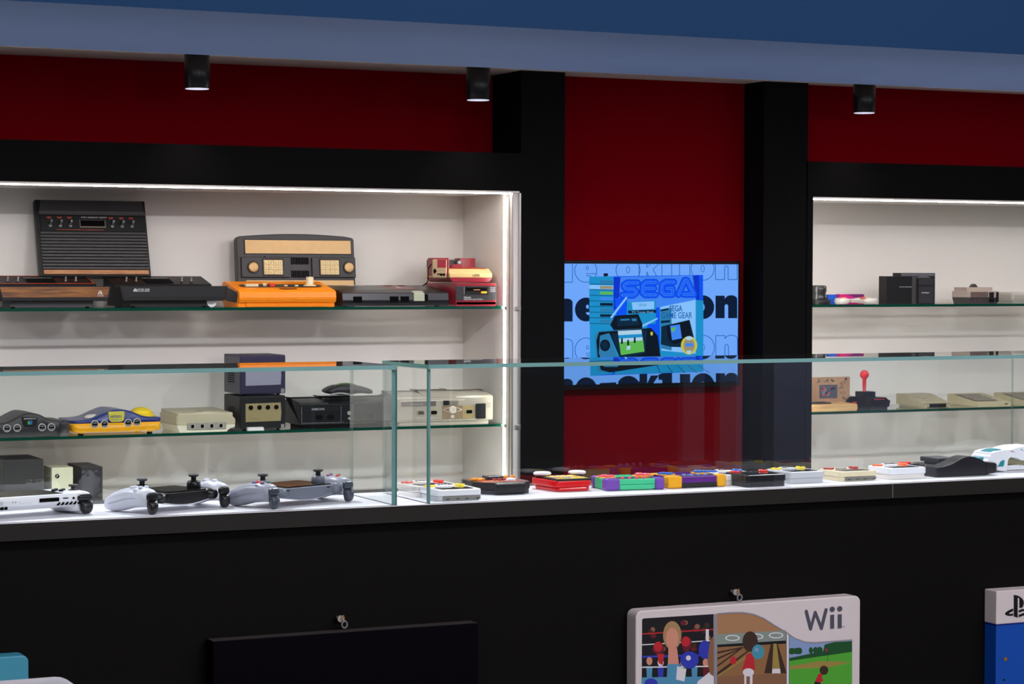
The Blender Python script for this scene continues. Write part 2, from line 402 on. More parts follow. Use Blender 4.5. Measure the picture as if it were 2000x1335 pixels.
# ------------------------------------------------------------ room light
W = bpy.data.worlds.new('w'); SC.world = W; W.use_nodes = True
W.node_tree.nodes['Background'].inputs[0].default_value = (.5, .6, 1, 1); W.node_tree.nodes['Background'].inputs[1].default_value = .02
def area(name, loc, aim, sx_, sy_, e, colr):
    l = bpy.data.lights.new(name, 'AREA'); l.shape = 'RECTANGLE'; l.size = sx_; l.size_y = sy_; l.energy = e; l.color = colr
    o = bpy.data.objects.new(name, l); COL.objects.link(o); o.location = loc
    o.rotation_euler = (Vector(aim)-Vector(loc)).to_track_quat('-Z', 'Y').to_euler(); return o
area('fill_front', (2.4, 2.2, 2.86), (2.6, 4.1, 1.0), 5, .12, 54, (1, .93, .92))  # unseen fill added to light the hanging boxes and counter
area('fill_behind_camera', (3.0, -3.3, 2.6), (3.4, 7.2, 1.3), 2.4, .3, 100, (1, .95, .92))  # unseen frontal fill added to lift the cabinet back between the shelves
area('fill_reflected_panel', (8.2, -3.2, 2.86), (8.0, -3.6, .8), 1.6, 1.0, 62, (.72, .76, 1))  # unseen light added for the pale panel that the glass reflects
area('fill_beam_blue', (2.5, .2, 2.86), (2.5, 3.9, 2.2), 3, .3, 24, (.35, .6, 1))  # unseen blue light added to tint the beam
def downlight(x, y, e, colr=(1, .95, .93), size=115):
    l = bpy.data.lights.new('downlight_beam', 'SPOT'); l.energy = e; l.spot_size = math.radians(size); l.spot_blend = .8; l.shadow_soft_size = .04; l.color = colr
    o = bpy.data.objects.new('downlight_beam', l); COL.objects.link(o); o.location = (x, y, ZCEIL-.02)
for i in range(6): area('downlight', (.2+1.1*i, 4.95, ZCEIL-.02), (.2+1.1*i, 4.95001, 0), .12, .12, 22, (.95, .93, 1))
for i in range(7): area('fill_cabinet_wall', (.3+.95*i, 5.6, ZCEIL-.03), (.3+.95*i, 6.3, .2), .6, .35, 3.4, (1, .95, .92))  # unseen fills added to brighten the cabinet interiors and red wall
vs = SC.view_settings; vs.view_transform = 'Standard'; vs.look = 'None'; vs.gamma = 1; vs.exposure = 0; vs.use_curve_mapping = False
# ============================================================ things
def foot(cx, Yf, z, pl=None, pr=None, rz=0.0):
    P = onY(cx, 700, Yf); P.z = z
    W = span(P, rz, pr) if pr is not None else None
    D = span(P, rz+PI/2, pl) if pl is not None else None
    return P, W, D, mpp(P)
def pm(name, r, g, b, k=1.2, **kw):
    if max(r, g, b) < 75: k *= .55
    return mat(name, rgb(r, g, b, k), **kw)
K_blk = pm('black_plastic', 26, 25, 27, rough=.45, spec=.3, bump=.1, bscale=900)
K_gloss = pm('glossy_black_plastic', 20, 20, 24, rough=.45, spec=.25)
K_char = pm('charcoal_plastic', 50, 48, 54, rough=.45, bump=.08, bscale=900)
K_dgrey = pm('dark_grey_plastic', 62, 60, 62, rough=.45)
K_void = pm('black_part_or_shaded_opening', 6, 6, 7, rough=.9, spec=.1)  # also black rubber and buttons; openings have their shade put into the colour
K_silver = mat('chrome_toggle', rgb(150, 150, 150), .3, metal=.7)
K_orangeln = pm('orange_print', 190, 70, 30, rough=.5)
K_whitepr = pm('white_print', 200, 200, 198, rough=.5)
K_wood = woodmat('walnut_veneer', rgb(150, 92, 28, 1.1), rgb(84, 44, 16, 1.0), 2, 40, .3)
K_wood2 = woodmat('light_walnut_veneer', rgb(178, 122, 76, 1.2), rgb(140, 88, 46, 1.2), 2, 30, .4)
# ---- upright six switch console, leaning back on the rear of the two in front
zb = Z1+.098; Yb = 7.262
P = onY(79, 537, Yb); W_ = span(P, 0, 296); zt = zY(67, 389, 7.33)
H_ = (zt-zb)/math.cos(.30)
t = thing('game_console', 'black ribbed console with six chrome switches and wooden strip, propped upright against the wall', 'game console', (P.x, Yb, zb), 0, tilt=-.30)
b = MB(); b.box(0, 0, 0, W_, .03, H_, b=.003); b.build('body', K_blk, t)
b = MB()
b.prism([(0, H_*.80), (-.012, H_*.82), (-.012, H_*.79)], 'x', .012, W_-.006)
b.hull8([(.008, -.0015, H_*.80), (W_-.005, -.0015, H_*.80), (W_-.005, .001, H_*.80), (.008, .001, H_*.80), (.018, -.006, H_*.985), (W_-.012, -.006, H_*.985), (W_-.012, .001, H_*.985), (.018, .001, H_*.985)], b=.001)
b.build('rear_hood', K_dgrey, t)
b = MB(); n = 12; z0, z1 = H_*.09, H_*.585
for i in range(n):
    a = z0+(z1-z0)*i/n; c_ = z0+(z1-z0)*(i+.72)/n
    b.prism([(0.001, a), (-.006, a+.001), (-.006, c_-.001), (0.001, c_)], 'x', .009, W_-.007)
b.build('ribbed_grille', K_dgrey, t)
b = MB(); b.box(.011, -.0065, H_*.025, W_-.009, .001, H_*.08, b=.0008); b.build('wood_strip', K_wood2, t)
b = MB(); b.box(.013, -.003, H_*.59, W_-.008, .001, H_*.80, b=.001); b.mi = 1
b.text('video computer system', (W_*.40, -.0035, H_*.757), h=.0065, w=W_*.235)
b.mi = 2; b.box(W_*.17, -.0035, H_*.603, W_*.60, -.0029, H_*.607)
for q in (.105, .20, .29, .665, .76, .85):
    b.box(W_*(q-.014), -.0036, H_*.765, W_*(q+.03), -.0029, H_*.772)
    b.box(W_*(q-.008), -.0036, H_*.752, W_*(q+.024), -.0029, H_*.757)
b.build('switch_panel', [K_gloss, K_whitepr, K_orangeln], t)
b = MB(); b.box(W_*.385, -.0045, H_*.635, W_*.62, -.0028, H_*.735, b=.003); b.mi = 1; b.box(W_*.392, -.0052, H_*.650, W_*.612, -.0044, H_*.73)
b.build('cartridge_slot', [pm('slot_metal_rim', 120, 108, 92, rough=.35, metal=.3), K_void], t)
for q in (.12, .21, .30, .68, .77, .86):
    b = MB(); b.cyl((W_*q, -.006, H_*.655), .005, .003, 'y', 14)
    b.tube([(W_*q, -.004, H_*.665), (W_*q+.002, -.016, H_*.70)], .0028, 8); b.ell((W_*q+.002, -.017, H_*.703), .0042, .0042, .0052, 10, 8)
    b.build('toggle_switch', K_silver, t)
# ---- the two low consoles in front of it
def low_console(px0, px1, label, wood):
    Yf = 7.052; P, W, _, k = foot(px0, Yf, Z1, None, px1)
    t = thing('game_console', label, 'game console', P)
    x0, x1 = .012, W-.030
    b = MB()
    b.prism([(.012, .022), (.012, .064), (.120, .068), (.222, .066), (.222, .020)], 'x', x0, x1, .002)
    b.build('body', K_blk, t)
    b = MB(); b.prism([(.03, .0), (.03, .024), (.21, .022), (.21, .0)], 'x', x0+.035, x1-.025, .002)
    b.prism([(.03, .004), (.02, .024), (.21, .022), (.21, .004)], 'x', x0+.01, x0+.036)
    b.build('base', K_char if wood else K_blk, t)
    for q in (x0+.045, x1-.045):
        for y in (.035, .19): b = MB(); b.cyl((q, y, -.0), .008, .004, seg=12); b.build('rubber_foot', K_void, t)
    z0, z1 = .0215, .069
    prof = [(0.004, z1), (W-.004, z1), (W-.012, z0+.008), (W-.02, z0), (.02, z0), (.012, z0+.008)]
    b = MB(); b.prism(prof, 'y', 0, .014, .0025)
    b.mi = 1
    fr = [(.010, z1-.003), (W-.012, z1-.003), (W-.018, z0+.0125), (.019, z0+.0125)]
    b.prism(fr, 'y', -.0012, .004)
    b.mi = 2
    if wood:
        lx, lz, s = W-.046, .043, .5; b.text('ATARI', (W-.0505, -.0016, .036), h=.0045, w=.019)
    else:
        lx, lz, s = .052, .0515, .42; b.text('ATARI 2600', (.062, -.0016, .0545), h=.0065, w=.040); b.box(.062, -.0018, .0515, .102, -.0012, .0525)
    # three stroke emblem
    y = -.0017
    b.box(lx+.0045*s*2-.0012, y, lz, lx+.0045*s*2+.0012, y+.0006, lz+.022*s*1.05)
    for sg in (-1, 1):
        cx_ = lx+.009*s
        b.prism([(cx_+sg*.0022, lz+.021*s), (cx_+sg*.0032, lz+.021*s), (cx_+sg*.006, lz+.008*s), (cx_+sg*.013*s*1.2, lz), (cx_+sg*.009*s*.9, lz), (cx_+sg*.0028, lz+.009*s)], 'y', y, y+.0006)
    b.build('front_fascia', [K_blk, K_wood if wood else pm('satin_black_fascia', 34, 34, 37, rough=.5, spec=.3), K_whitepr], t, label='walnut veneered front with white emblem' if wood else None)
    # raised sloping switch panel at the back
    pan = [(.105, .066), (.112, .074), (.226, .100), (.232, .066)]
    b = MB(); b.prism(pan, 'x', x0+.002, x1+.006, .0015)
    def sp(u, v, e=.0006): return Vector((x0+(x1-x0)*u, .112+.114*v, .0745+.026*v+e))
    nrm = Vector((0, -.22, .975))
    if wood:
        b.mi = 1
        for a, c_ in (((.0, .04), (1, .04)), ((1, .04), (1, .96)), ((.0, .96), (1, .96)), ((0, .04), (0, .96))): b.tube([sp(*a, .001), sp(*c_, .001)], .0009, 4)
    b.mi = 2; b.text('VIDEO COMPUTER SYSTEM', sp(.36, .66, .0012), ud=(0, .97, .22), h=.008, w=(x1-x0)*.27)
    b.mi = 1
    for u in (.13, .235, .70, .80):
        b.text('GAME', sp(u-.04, .60, .0012), ud=(0, .97, .22), h=.006, w=.016); b.tube([sp(u+.03, .2, .001), sp(u+.045, .45, .001)], .0007, 4)
    b.build('switch_panel', [K_gloss, K_orangeln, K_whitepr], t)
    b = MB(); b.hull8([sp(.37, .12, .0004), sp(.63, .12, .0004), sp(.63, .5, .0004), sp(.37, .5, .0004), sp(.36, .08, .0014), sp(.64, .08, .0014), sp(.64, .58, .0014), sp(.36, .58, .0014)]); b.build('cartridge_slot', K_void, t)
    for u in (.17, .27, .74, .84):
        q = sp(u, .3); b = MB(); b.cyl((q.x, q.y, q.z), .005, .003, seg=12)
        b.tube([q, q+Vector((.001, .0, .011))], .0024, 8); b.ell(q+Vector((.001, 0, .012)), .0034, .0034, .0034, 10, 8); b.build('toggle_switch', K_silver, t)
    return t, P, W
low_console(-6, 221, 'low console with walnut front and orange outlined switch panel, on the upper left shelf', True)
t, P, W = low_console(231, 448, 'all black low console with plain front, between the walnut one and the orange one', False)
b = MB(); b.cyl((0, 0, 0), .0165, .0012, 'y', 28); b.mi = 1; b.text('2600', (-.010, -.0006, -.008), h=.004, w=.016)
o = b.build('round_tag', [mat('off_white_paper', rgb(225, 228, 225), .6), K_blk]); o.location = (P.x+W-.050, P.y+.028, Z1+.0172)
tag(o, 'round white paper tag tucked under the all black console', 'tag')
# ---- upright brown and gold console
M_brown = pm('brown_black_plastic', 50, 43, 42, rough=.42, bump=.1, bscale=800)
M_gold = mat('brushed_gold_foil', rgb(186, 152, 104), .4, metal=.45, vscale=60, var=.1)
M_gold2 = mat('pale_gold_key', rgb(196, 180, 132), .35, metal=.3)
Yb = 7.275; P = onY(467, 598, Yb); P.z = Z1+.0045; W = span(P, 0, 696)
th = .11; H_ = (zY(470, 459, Yb+.03)-Z1)/math.cos(th)
t = thing('game_console', 'upright brown console with wide gold band and two gold keypads, behind the orange console', 'game console', P, 0, tilt=-th)
b = MB()
top = [(0, 0), (W, 0), (W, H_*.93)]+[(W-.006, H_*.955)]+[(W*(1-i/12), H_*.965+.010*math.sin(PI*i/12)) for i in range(1, 12)]+[(.006, H_*.965), (0, H_*.93)]
b.prism(top, 'y', 0, .036, .003); b.build('body', M_brown, t)
def fx(px, lo=466, hi=694): return W*(px-lo)/(hi-lo)
def fz(py): return H_*(598-py)/(598-455)
b = MB(); b.box(fx(479), -.002, fz(496), fx(688), .002, fz(466), b=.001); b.mi = 1; b.box(fx(481), -.0032, fz(494.5), fx(686.5), -.0018, fz(467.5)); b.build('gold_band', [K_blk, M_gold], t)
b = MB(); b.box(fx(481), -.0025, fz(560), fx(690), .002, fz(549)); b.build('gold_band', M_gold, t)
for z in (516.5, 543.5):
    b = MB()
    for i in range(11): b.box(fx(568.5+i*3.2), -.001, fz(z), fx(570.8+i*3.2), .001, fz(z-14.5))
    b.build('vent_grille', K_void, t)
for x0, x1, disc, kp in ((472, 565, 494, 514), (608, 694, 680, 624)):
    b = MB(); b.box(fx(x0), -.008, fz(543.5), fx(x1), .001, fz(502), b=.002)
    b.box(fx(x0+46 if disc < kp else x0+20), -.006, fz(502.5), fx(x0+72 if disc < kp else x0+42), -.001, fz(499.5))
    c_ = b.build('controller', M_brown, t)
    b = MB(); b.cyl((fx(disc), -.0105, fz(523)), .0215, .003, 'y', 32); b.build('disc_surround', K_blk, c_)
    b = MB(); b.lathe((fx(disc), -.0102, fz(523)), [(.0175, .0), (.0175, -.003), (.014, -.0042), (.003, -.0036)], 32, 'y'); b.build('control_disc', M_gold, c_)
    b = MB(); b.box(fx(kp-2.5), -.0095, fz(540.5), fx(kp+38.5), -.007, fz(505.5), b=.003); b.mi = 1; b.box(fx(kp), -.0105, fz(538), fx(kp+36.5), -.0094, fz(508), b=.001); b.build('keypad_frame', [K_blk, M_gold], c_)
    for i in range(4):
        for j in range(3):
            x = kp+.9+i*9.0; z = 537-j*9.7
            b = MB(); b.box(fx(x), -.0118, fz(z), fx(x+7.6), -.0104, fz(z-8), b=.0012)
            b.ell((fx(x+3.8), -.0118, fz(z-4.2)), .0034, .001, .0034, 10, 6); b.build('key', M_gold2, c_)
# ---- orange console
M_or = pm('orange_plastic', 252, 128, 0, 1.2, rough=.35, spec=.3, var=.02)
M_cream = pm('cream_plastic', 205, 190, 155, rough=.35)
P, W, D, k = foot(468, 7.06, Z1, 434, 657)
t = thing('game_console', 'bright orange plastic console with a cream knob and black side vents', 'game console', P)
h = .083
b = MB()
prof = [(.018, 0), (.018, .012), (.006, .016), (0, .026), (.0015, .028), (0, .030), (.004, .050), (.016, .056), (D-.02, h), (D, h-.006), (D+.012, .05), (D, .02), (D-.02, 0)]
b.prism(prof, 'x', 0, W, .005, 3); b.build('body', M_or, t)
b = MB(); b.prism([(.030, .014), (.016, .040), (.022, .048), (D-.03, h-.016), (D-.012, .05), (D-.03, .020)], 'x', -.0012, .004, .001); b.build('side_vent', K_char, t)
def top(u, v, e=0.0): y = .016+(D-.036)*v; return Vector((W*u, y, .056+(h-.056)*v+e))
b = MB(); ring = [top(.5+.40*math.cos(a), .45+.33*math.sin(a), .0012) for a in [2*PI*i/32 for i in range(32)]]
sl = [(p.x if abs(p.x-W*.5) < W*.3 else p.x, p.y) for p in ring]
pts = []
for (x0, y0, x1, y1) in (((.08), .28, .93, .62),): pts = rrect(x0, y0, x1, y1, .12, 6)
b.poly([top(u, v, .0012) for u, v in pts]); b.mi = 1; b.poly([top(u, v, .0014) for u, v in rrect(.44, .04, .62, .16, .02, 2)])
b.mi = 2; b.text('TV GAME', top(.46, .06, .0016), ud=(0, .97, .2), h=.006, w=W*.14)
b.mi = 3; b.text('TV JACK', top(.2, .10, .0016), ud=(0, .97, .2), h=.008, w=W*.1)
b.build('control_panel', [K_dgrey, pm('brown_label', 90, 30, 10, rough=.5), K_orangeln, pm('dark_orange_print', 200, 90, 10, rough=.5)], t)
b = MB(); b.box(*top(.13, .34, .001), *(top(.26, .5, .006)), b=.001); b.build('rocker_switch', M_cream, t)
b = MB(); q = top(.335, .42); b.cyl(q, .006, .010, seg=16); b.build('dial', M_cream, t)
b = MB(); b.box(*top(.38, .34, .001), *top(.43, .5, .007), b=.001); b.build('red_button', pm('red_button', 200, 40, 10, rough=.35), t)
for u in (.555, .665): q = top(u, .42, .001); b = MB(); b.ell(q, .007, .006, .004, 14, 8); b.build('small_knob', M_cream, t)
q = top(.805, .42)
b = MB(); b.lathe(q, [(.022, 0), (.022, .003), (.017, .005), (.0125, .006), (.0125, .030), (.0115, .0315), (.009, .0312)], 28); b.build('tuning_knob', M_cream, t)
b = MB(); b.box(W*.08, .012, .001, W*.92, .02, .013, b=.002); b.box(W*.40, .0105, .004, W*.455, .02, .011); b.build('lower_lip', M_or, t)
# ---- low black angular console
M_mblk = pm('smooth_black_plastic', 34, 33, 38, rough=.3)
M_maroon = pm('maroon_printed_label', 122, 76, 68, rough=.45)
P, W, D, k = foot(668, 7.065, Z1, 640, 876)
t = thing('game_console', 'flat angular black console with a maroon label, right of the orange console', 'game console', P)
h = .046
def side(x): return .0 if x < W*.7 else 0
b = MB()
D = .19
b.prism([(0, .002), (-.004, .020), (0, h), (.045, h+.010), (D, h+.024), (D, .004)], 'x', 0, W, .002)
b.build('body', M_mblk, t)
def tp(u, v, e=.0007):
    y = .045+(D-.045)*v; return Vector((W*u, y, h+.010+.014*v+e))
def tf(u, v, e=.0007): return Vector((W*u, .045*v, h+.010*v+e))
b = MB(); b.mi = 0; b.poly([tp(.51, .02), tp(.78, .02), tp(.78, .95), tp(.51, .95)])
b.mi = 1; b.poly([tp(.56, .72, .001), tp(.635, .72, .001), tp(.635, .88, .001), tp(.56, .88, .001)]); b.poly([tp(.69, .72, .001), tp(.755, .72, .001), tp(.755, .88, .001), tp(.69, .88, .001)])
b.mi = 2; b.text('SEGA', tp(.085, .80), ud=(0, 1, .1), h=.012, w=.026); b.box(*tp(.20, .84), *tp(.37, .87, .001))
b.text('MASTER SYSTEM', tp(.60, .14, .001), ud=(0, 1, .1), h=.009, w=.05); b.poly([tp(.62, .35, .001), tp(.70, .45, .001), tp(.62, .55, .001)])
b.text('8 BIT', tp(.70, .45, .001), ud=(0, 1, .1), h=.012, w=.02)
b.build('printed_top', [M_maroon, K_void, K_whitepr], t)
b = MB(); b.text('POWER', tf(.10, .2), ud=(0, 1, .2), h=.007, w=.028); b.build('printed_word', K_orangeln, t)
b = MB(); b.prism([(-.0055, .018), (-.005, h-.002), (.02, h+.006), (.02, .018)], 'x', W*.665, W*.765, .001); b.build('card_slot_flap', pm('pale_reflective_plastic', 168, 172, 150, rough=.15), t)
b = MB(); b.prism([(-.005, .018), (-.004, h-.006), (.02, h+.004), (.02, .018)], 'x', W*.77, W*.80, .001)
b.build('card_slot', K_void, t)
for x0 in (.10, .44, .54): b = MB(); b.box(W*x0, -.005, .014, W*(x0+.08), .002, .034, b=.001); b.build('controller_port', K_void, t)
for x in (W*.06, W*.92): b = MB(); b.cyl((x, .03, 0), .008, .004, seg=12); b.build('rubber_foot', K_void, t)
# ---- red disk drive unit and the console on it
M_dred = pm('deep_red_plastic', 118, 22, 36, 1.5, rough=.3)
M_fcream = pm('warm_cream_plastic', 205, 178, 122, 1.1, rough=.4, spec=.3)
P, W, D, k = foot(890, 7.05, Z1, 822, 969)
t = thing('disk_drive', 'dark red box with black front slot and yellow button, beneath a cream console', 'disk drive', P)
h = 43*k; h = .078
b = MB(); b.box(0, 0, .003, W, min(D, .27), h, b=.003); b.mi = 0; b.prism([(0, 0), (W-.004, 0), (W, .014), (0, .014)], 'y', .0, .01); b.build('body', M_dred, t)
b = MB(); b.box(-.001, -.003, h*.26, W*.985, .002, h*.88, b=.001)
b.mi = 1; b.text('Nintendo', (W*.19, -.0035, h*.34), h=.0075, w=W*.17); b.text('FAMICOM DISK SYSTEM', (W*.19, -.0035, h*.265), h=.0045, w=W*.46)
for z in (.70, .78, .62): b.text('DISK CARD', (W*.84, -.0035, h*z), h=.0035, w=W*.12)
b.box(W*.195, -.0036, h*.52, W*.2, -.003, h*.86)
b.build('front_panel', [K_char, K_whitepr], t)
b = MB(); b.box(W*.21, -.0045, h*.5, W*.80, -.0025, h*.86, b=.002); b.mi = 1; b.box(W*.24, -.005, h*.66, W*.75, -.0042, h*.80); b.build('disk_slot', [K_blk, K_void], t)
b = MB(); b.box(W*.42, -.008, h*.695, W*.58, -.004, h*.73, b=.001); b.build('disk_edge', pm('tan_card', 190, 130, 80), t)
b = MB(); b.box(W*.60, -.010, h*.56, W*.74, -.004, h*.645, b=.0015); b.build('eject_button', pm('yellow_button', 240, 175, 40, 1.2), t)
P2, W, D, k = foot(878, 7.085, Z1+h+.003, 826, 961)
t = thing('game_console', 'cream and red console with controllers at its side, on the dark red box', 'game console', P2)
D = .20
b = MB(); b.prism([(.012, 0), (W-.012, 0), (W, .012), (W, .016), (0, .016), (0, .012)], 'y', .0, D, .002); b.build('lower_shell', M_dred, t)
b = MB(); b.prism([(0, .016), (0, .030), (.028, .047), (D, .050), (D, .016)], 'x', 0, W, .002)
b.build('upper_shell', M_fcream, t)
b = MB(); b.mi = 0; b.hull8([(W*.02, .027, .046), (W*.93, .027, .046), (W*.93, .043, .048), (W*.02, .043, .048), (W*.02, .0245, .0478), (W*.93, .0245, .0478), (W*.93, .043, .0498), (W*.02, .043, .0498)]); b.mi = 1; b.text('FAMILY COMPUTER', (W*.22, .029, .0502), ud=(0, 1, .1), h=.011, w=W*.45)
b.build('red_stripe', [pm('bright_red_label', 175, 40, 25), M_fcream], t)
b = MB(); b.prism([(W*.20, .049), (W*.24, .062), (W*.42, .062), (W*.47, .049)], 'y', .055, .13, .0015); b.build('cartridge_door', M_dred, t)
b = MB(); b.box(W*.53, -.003, .020, W*.72, .004, .030, b=.003); b.mi = 1; b.box(W*.56, -.0034, .022, W*.69, -.0028, .028); b.build('expansion_port', [M_fcream, pm('olive_shadow', 110, 100, 60)], t)
b = MB(); b.box(-.012, .135, .047, W*.86, .175, .078, b=.004); b.build('rear_ridge', K_dgrey, t)
b = MB(); b.ell((W*.56, .12, .066), .010, .006, .010, 14, 8); b.build('silver_emblem', K_silver, t)
for x0, fy in ((-.058, .012), (W*.56, .12)):
    b = MB(); b.box(x0, fy, .022, x0+.062, fy+.045, .083, b=.003)
    c_ = b.build('controller_holder', M_dred, t)
    if fy < .05:
        b = MB(); b.box(x0-.004, fy-.008, .014, x0+.050, fy, .078, b=.004)
        b.mi = 1; b.box(x0+.014, fy-.009, .050, x0+.046, fy-.0078, .077)
        cc = b.build('controller', [pm('gold_controller_face', 165, 140, 105, metal=.4, rough=.35), M_dred], t)
        b = MB(); b.box(x0+.001, fy-.011, .030, x0+.006, fy-.008, .046); b.box(x0-.001, fy-.011, .035, x0+.010, fy-.008, .041); b.build('direction_pad', K_void, cc)
        for x in (.028, .038): b = MB(); b.cyl((x0+x, fy-.0105, .026), .0045, .003, 'y', 14); b.build('round_button', K_void, cc)
        for x in (.014, .020): b = MB(); b.box(x0+x, fy-.010, .025, x0+x+.0045, fy-.007, .030, b=.001); b.build('start_button', K_void, cc)
b = MB(); b.tube(spline([(-.058, .02, .062), (-.071, .02, .045), (-.072, .018, .02), (-.074, .02, .0), (-.09, .025, -.012)], 6), .002, 8); b.build('cable', K_void, t)
# little clear bumpers and price cards left lying on the shelves
# ============================================================ lower left shelf
def n64(px0, px1, ptop, pbot, Yf, low, high, label, extra):
    P, W, _, k = foot(px0, Yf, Z2, None, px1)
    t = thing('game_console', label, 'game console', P)
    D = .19; zl = .0
    H = (pbot-ptop)*k
    pts = [(0.0, .60), (.10, .60), (.22, .66), (.34, .84), (.46, .99), (.55, 1.0), (.66, .93), (.78, .74), (.9, .66), (1.0, .645)]
    cv = spline([(u*W, v*H) for u, v in pts], 5)
    f = .10*H
    split = .47*H if low is not high else .0
    # rounded plan: loft of sections front to back
    def outline(zf0, zf1, zcurve):
        return None
    b = MB()
    cvb = [(x, max(z, split+.002)) for x, z in cv]
    secs = []
    for y, ins in ((0.0, .020), (.004, .010), (.012, .003), (.022, 0), (D-.02, 0), (D-.004, .012), (D, .02)):
        sc = (W-2*ins)/W; lower = .004 if y in (0.0, D) else 0
        rng = [(ins+x*sc, y, z-lower) for x, z in cvb]
        rng += [(ins+W*sc, y, split+.0), (ins, y, split+.0)]
        secs.append(rng)
    b.loft(secs); b.build('upper_shell', high, t)
    if low is not high:
        b = MB(); secs = []
        for y, ins in ((0.0, .020), (.004, .010), (.012, .003), (.022, 0), (D-.02, 0), (D-.004, .012), (D, .02)):
            w0, w1 = ins, W-ins
            q = [(w0, f+.006), (w0+.01, f), (w1-.01, f), (w1, f+.006), (w1, split), (w0, split)]
            secs.append([(x, y-.001, z) for x, z in q])
        b.loft(secs); b.build('lower_shell', low, t)
    fm = low if low is not high else high
    for x in (.035, W-.035):
        for y in (.026, D-.03): b = MB(); b.lathe((x, y, .003), [(.008, 0), (.010, f*.5), (.020, f+.004)], 16); b.build('foot', fm, t)
        b = MB(); b.cyl((x, .026, 0), .009, .003, seg=14); b.build('rubber_foot', K_void, t)
    return t, P, W, H, k
def port(t, x, z, r, y=-.002):
    b = MB(); b.lathe((x, y+.004, z), [(r, 0), (r, -.004), (r*.86, -.005), (r*.78, -.003)], 28, 'y')
    p = b.build('port_ring', pm('light_grey_plastic', 178, 176, 174, 1.2, rough=.35), t)
    b = MB(); b.cyl((x, y-.0012, z), r*.72, .001, 'y', 24); b.mi = 1
    b.prism([(x+r*.5*math.cos(a), z+r*.05+r*.42*math.sin(a)) for a in [PI*i/10 for i in range(11)]], 'y', y-.0022, y-.001)
    b.box(x-r*.7, y-.0022, z-r*.62, x+r*.7, y-.001, z-r*.36)
    b.mi = 0
    for q in (-.3, 0, .3): b.box(x+r*q-.0009, y-.003, z+r*.06, x+r*q+.0009, y-.002, z+r*.22)
    b.build('socket', [K_void, pm('socket_grey', 120, 118, 118)], p)
t, P, W, H, k = n64(-18, 128, 799, 845, 7.06, K_char, K_char, 'charcoal humped console with four round controller ports, cut by the left edge', None)
for px in (12.5, 32.5, 81, 99.5): port(t, W*(px+18)/146, .0285, .0122)
b = MB(); q = [(41, 806.5), (71, 808), (72.5, 811), (70, 823), (67, 826), (48, 826), (44.5, 823), (41, 810)]
b.prism([(W*(x+18)/146-.0, (846-z)*k) for x, z in q], 'y', -.003, .004, .0008)
b.mi = 1; b.text('NINTENDO 64', (W*(45+18)/146, -.0035, .0545), h=.0045, w=.038)
for i, (c_, dx) in enumerate(((2, -.007), (3, 0.0), (2, -.004), (3, .003))):
    b.mi = c_; b.box(W*(57+18)/146+dx, -.0038-.0001*i, .0385, W*(57+18)/146+dx+.004, -.003, .0385+(.010 if i < 2 else .012))
b.build('badge', [K_gloss, K_whitepr, pm('green_print', 40, 150, 70), pm('blue_print', 40, 80, 170)], t)
# dark knurled cap beside it
P_, _, _, k_ = foot(125, 7.062, Z2)
t = thing('plastic_cap', 'small dark ridged cylinder standing between the charcoal and the blue humped consoles', 'cap', P_)
b = MB(); b.lathe((0, .004, 0), [(.0155, 0), (.0175, .008), (.0165, .009), (.0170, .034), (.0180, .035), (.0180, .040), (.0165, .042), (.008, .043)], 28); b.build('body', K_dgrey, t)
b = MB(); b.lathe((0, .004, 0), [(.0190, 0), (.0190, .006), (.0172, .010)], 28); b.build('clear_skirt', pm('smoky_plastic', 84, 82, 84, rough=.2), t)
M_blu = pm('royal_blue_plastic', 16, 38, 112, 1.1, rough=.3)
M_yel = pm('golden_yellow_plastic', 244, 162, 14, 1.2, rough=.3)
M_yl2 = pm('lemon_yellow_plastic', 232, 196, 30, 1.2, rough=.35)
t, P, W, H, k = n64(140, 317, 795, 843, 7.058, M_yel, M_blu, 'blue and yellow humped console with a yellow badge and four grey ports', None)
def ux(px): return W*(px-140)/177
for px, py in ((184, 825), (203, 825), (249, 824), (266.5, 823)): port(t, ux(px), (845-py)*k+.002, .0125)
b = MB(); q = [(210, 803), (212, 801.5), (240, 801), (242, 802.5), (240.5, 818), (236, 821.5), (216, 821.5), (212.5, 818)]
b.prism([(ux(x), (845-z)*k+.002) for x, z in q], 'y', -.004, .004, .001)
b.mi = 1; b.text('NINTENDO', (ux(214), -.0045, .052), h=.009, w=.036, off=.02); b.text('NINTENDO 64', (ux(215), -.0045, .0445), h=.0038, w=.034)
b.build('badge', [pm('badge_yellow', 200, 190, 70, 1.2, rough=.25), pm('badge_blue_print', 40, 60, 120)], t)
b = MB(); b.ell((ux(181)+.012, .05, H*.68), .028, .018, .010, 20, 10); b.build('round_white_button', pm('white_button', 210, 205, 190, 1.2, rough=.3), t)
b = MB(); b.ell((ux(283)+.01, .085, H*.70), .040, .040, .026, 24, 12); b.ell((ux(283)-.004, .07, H*.68), .056, .045, .010, 24, 10); b.build('yellow_dome', M_yl2, t)
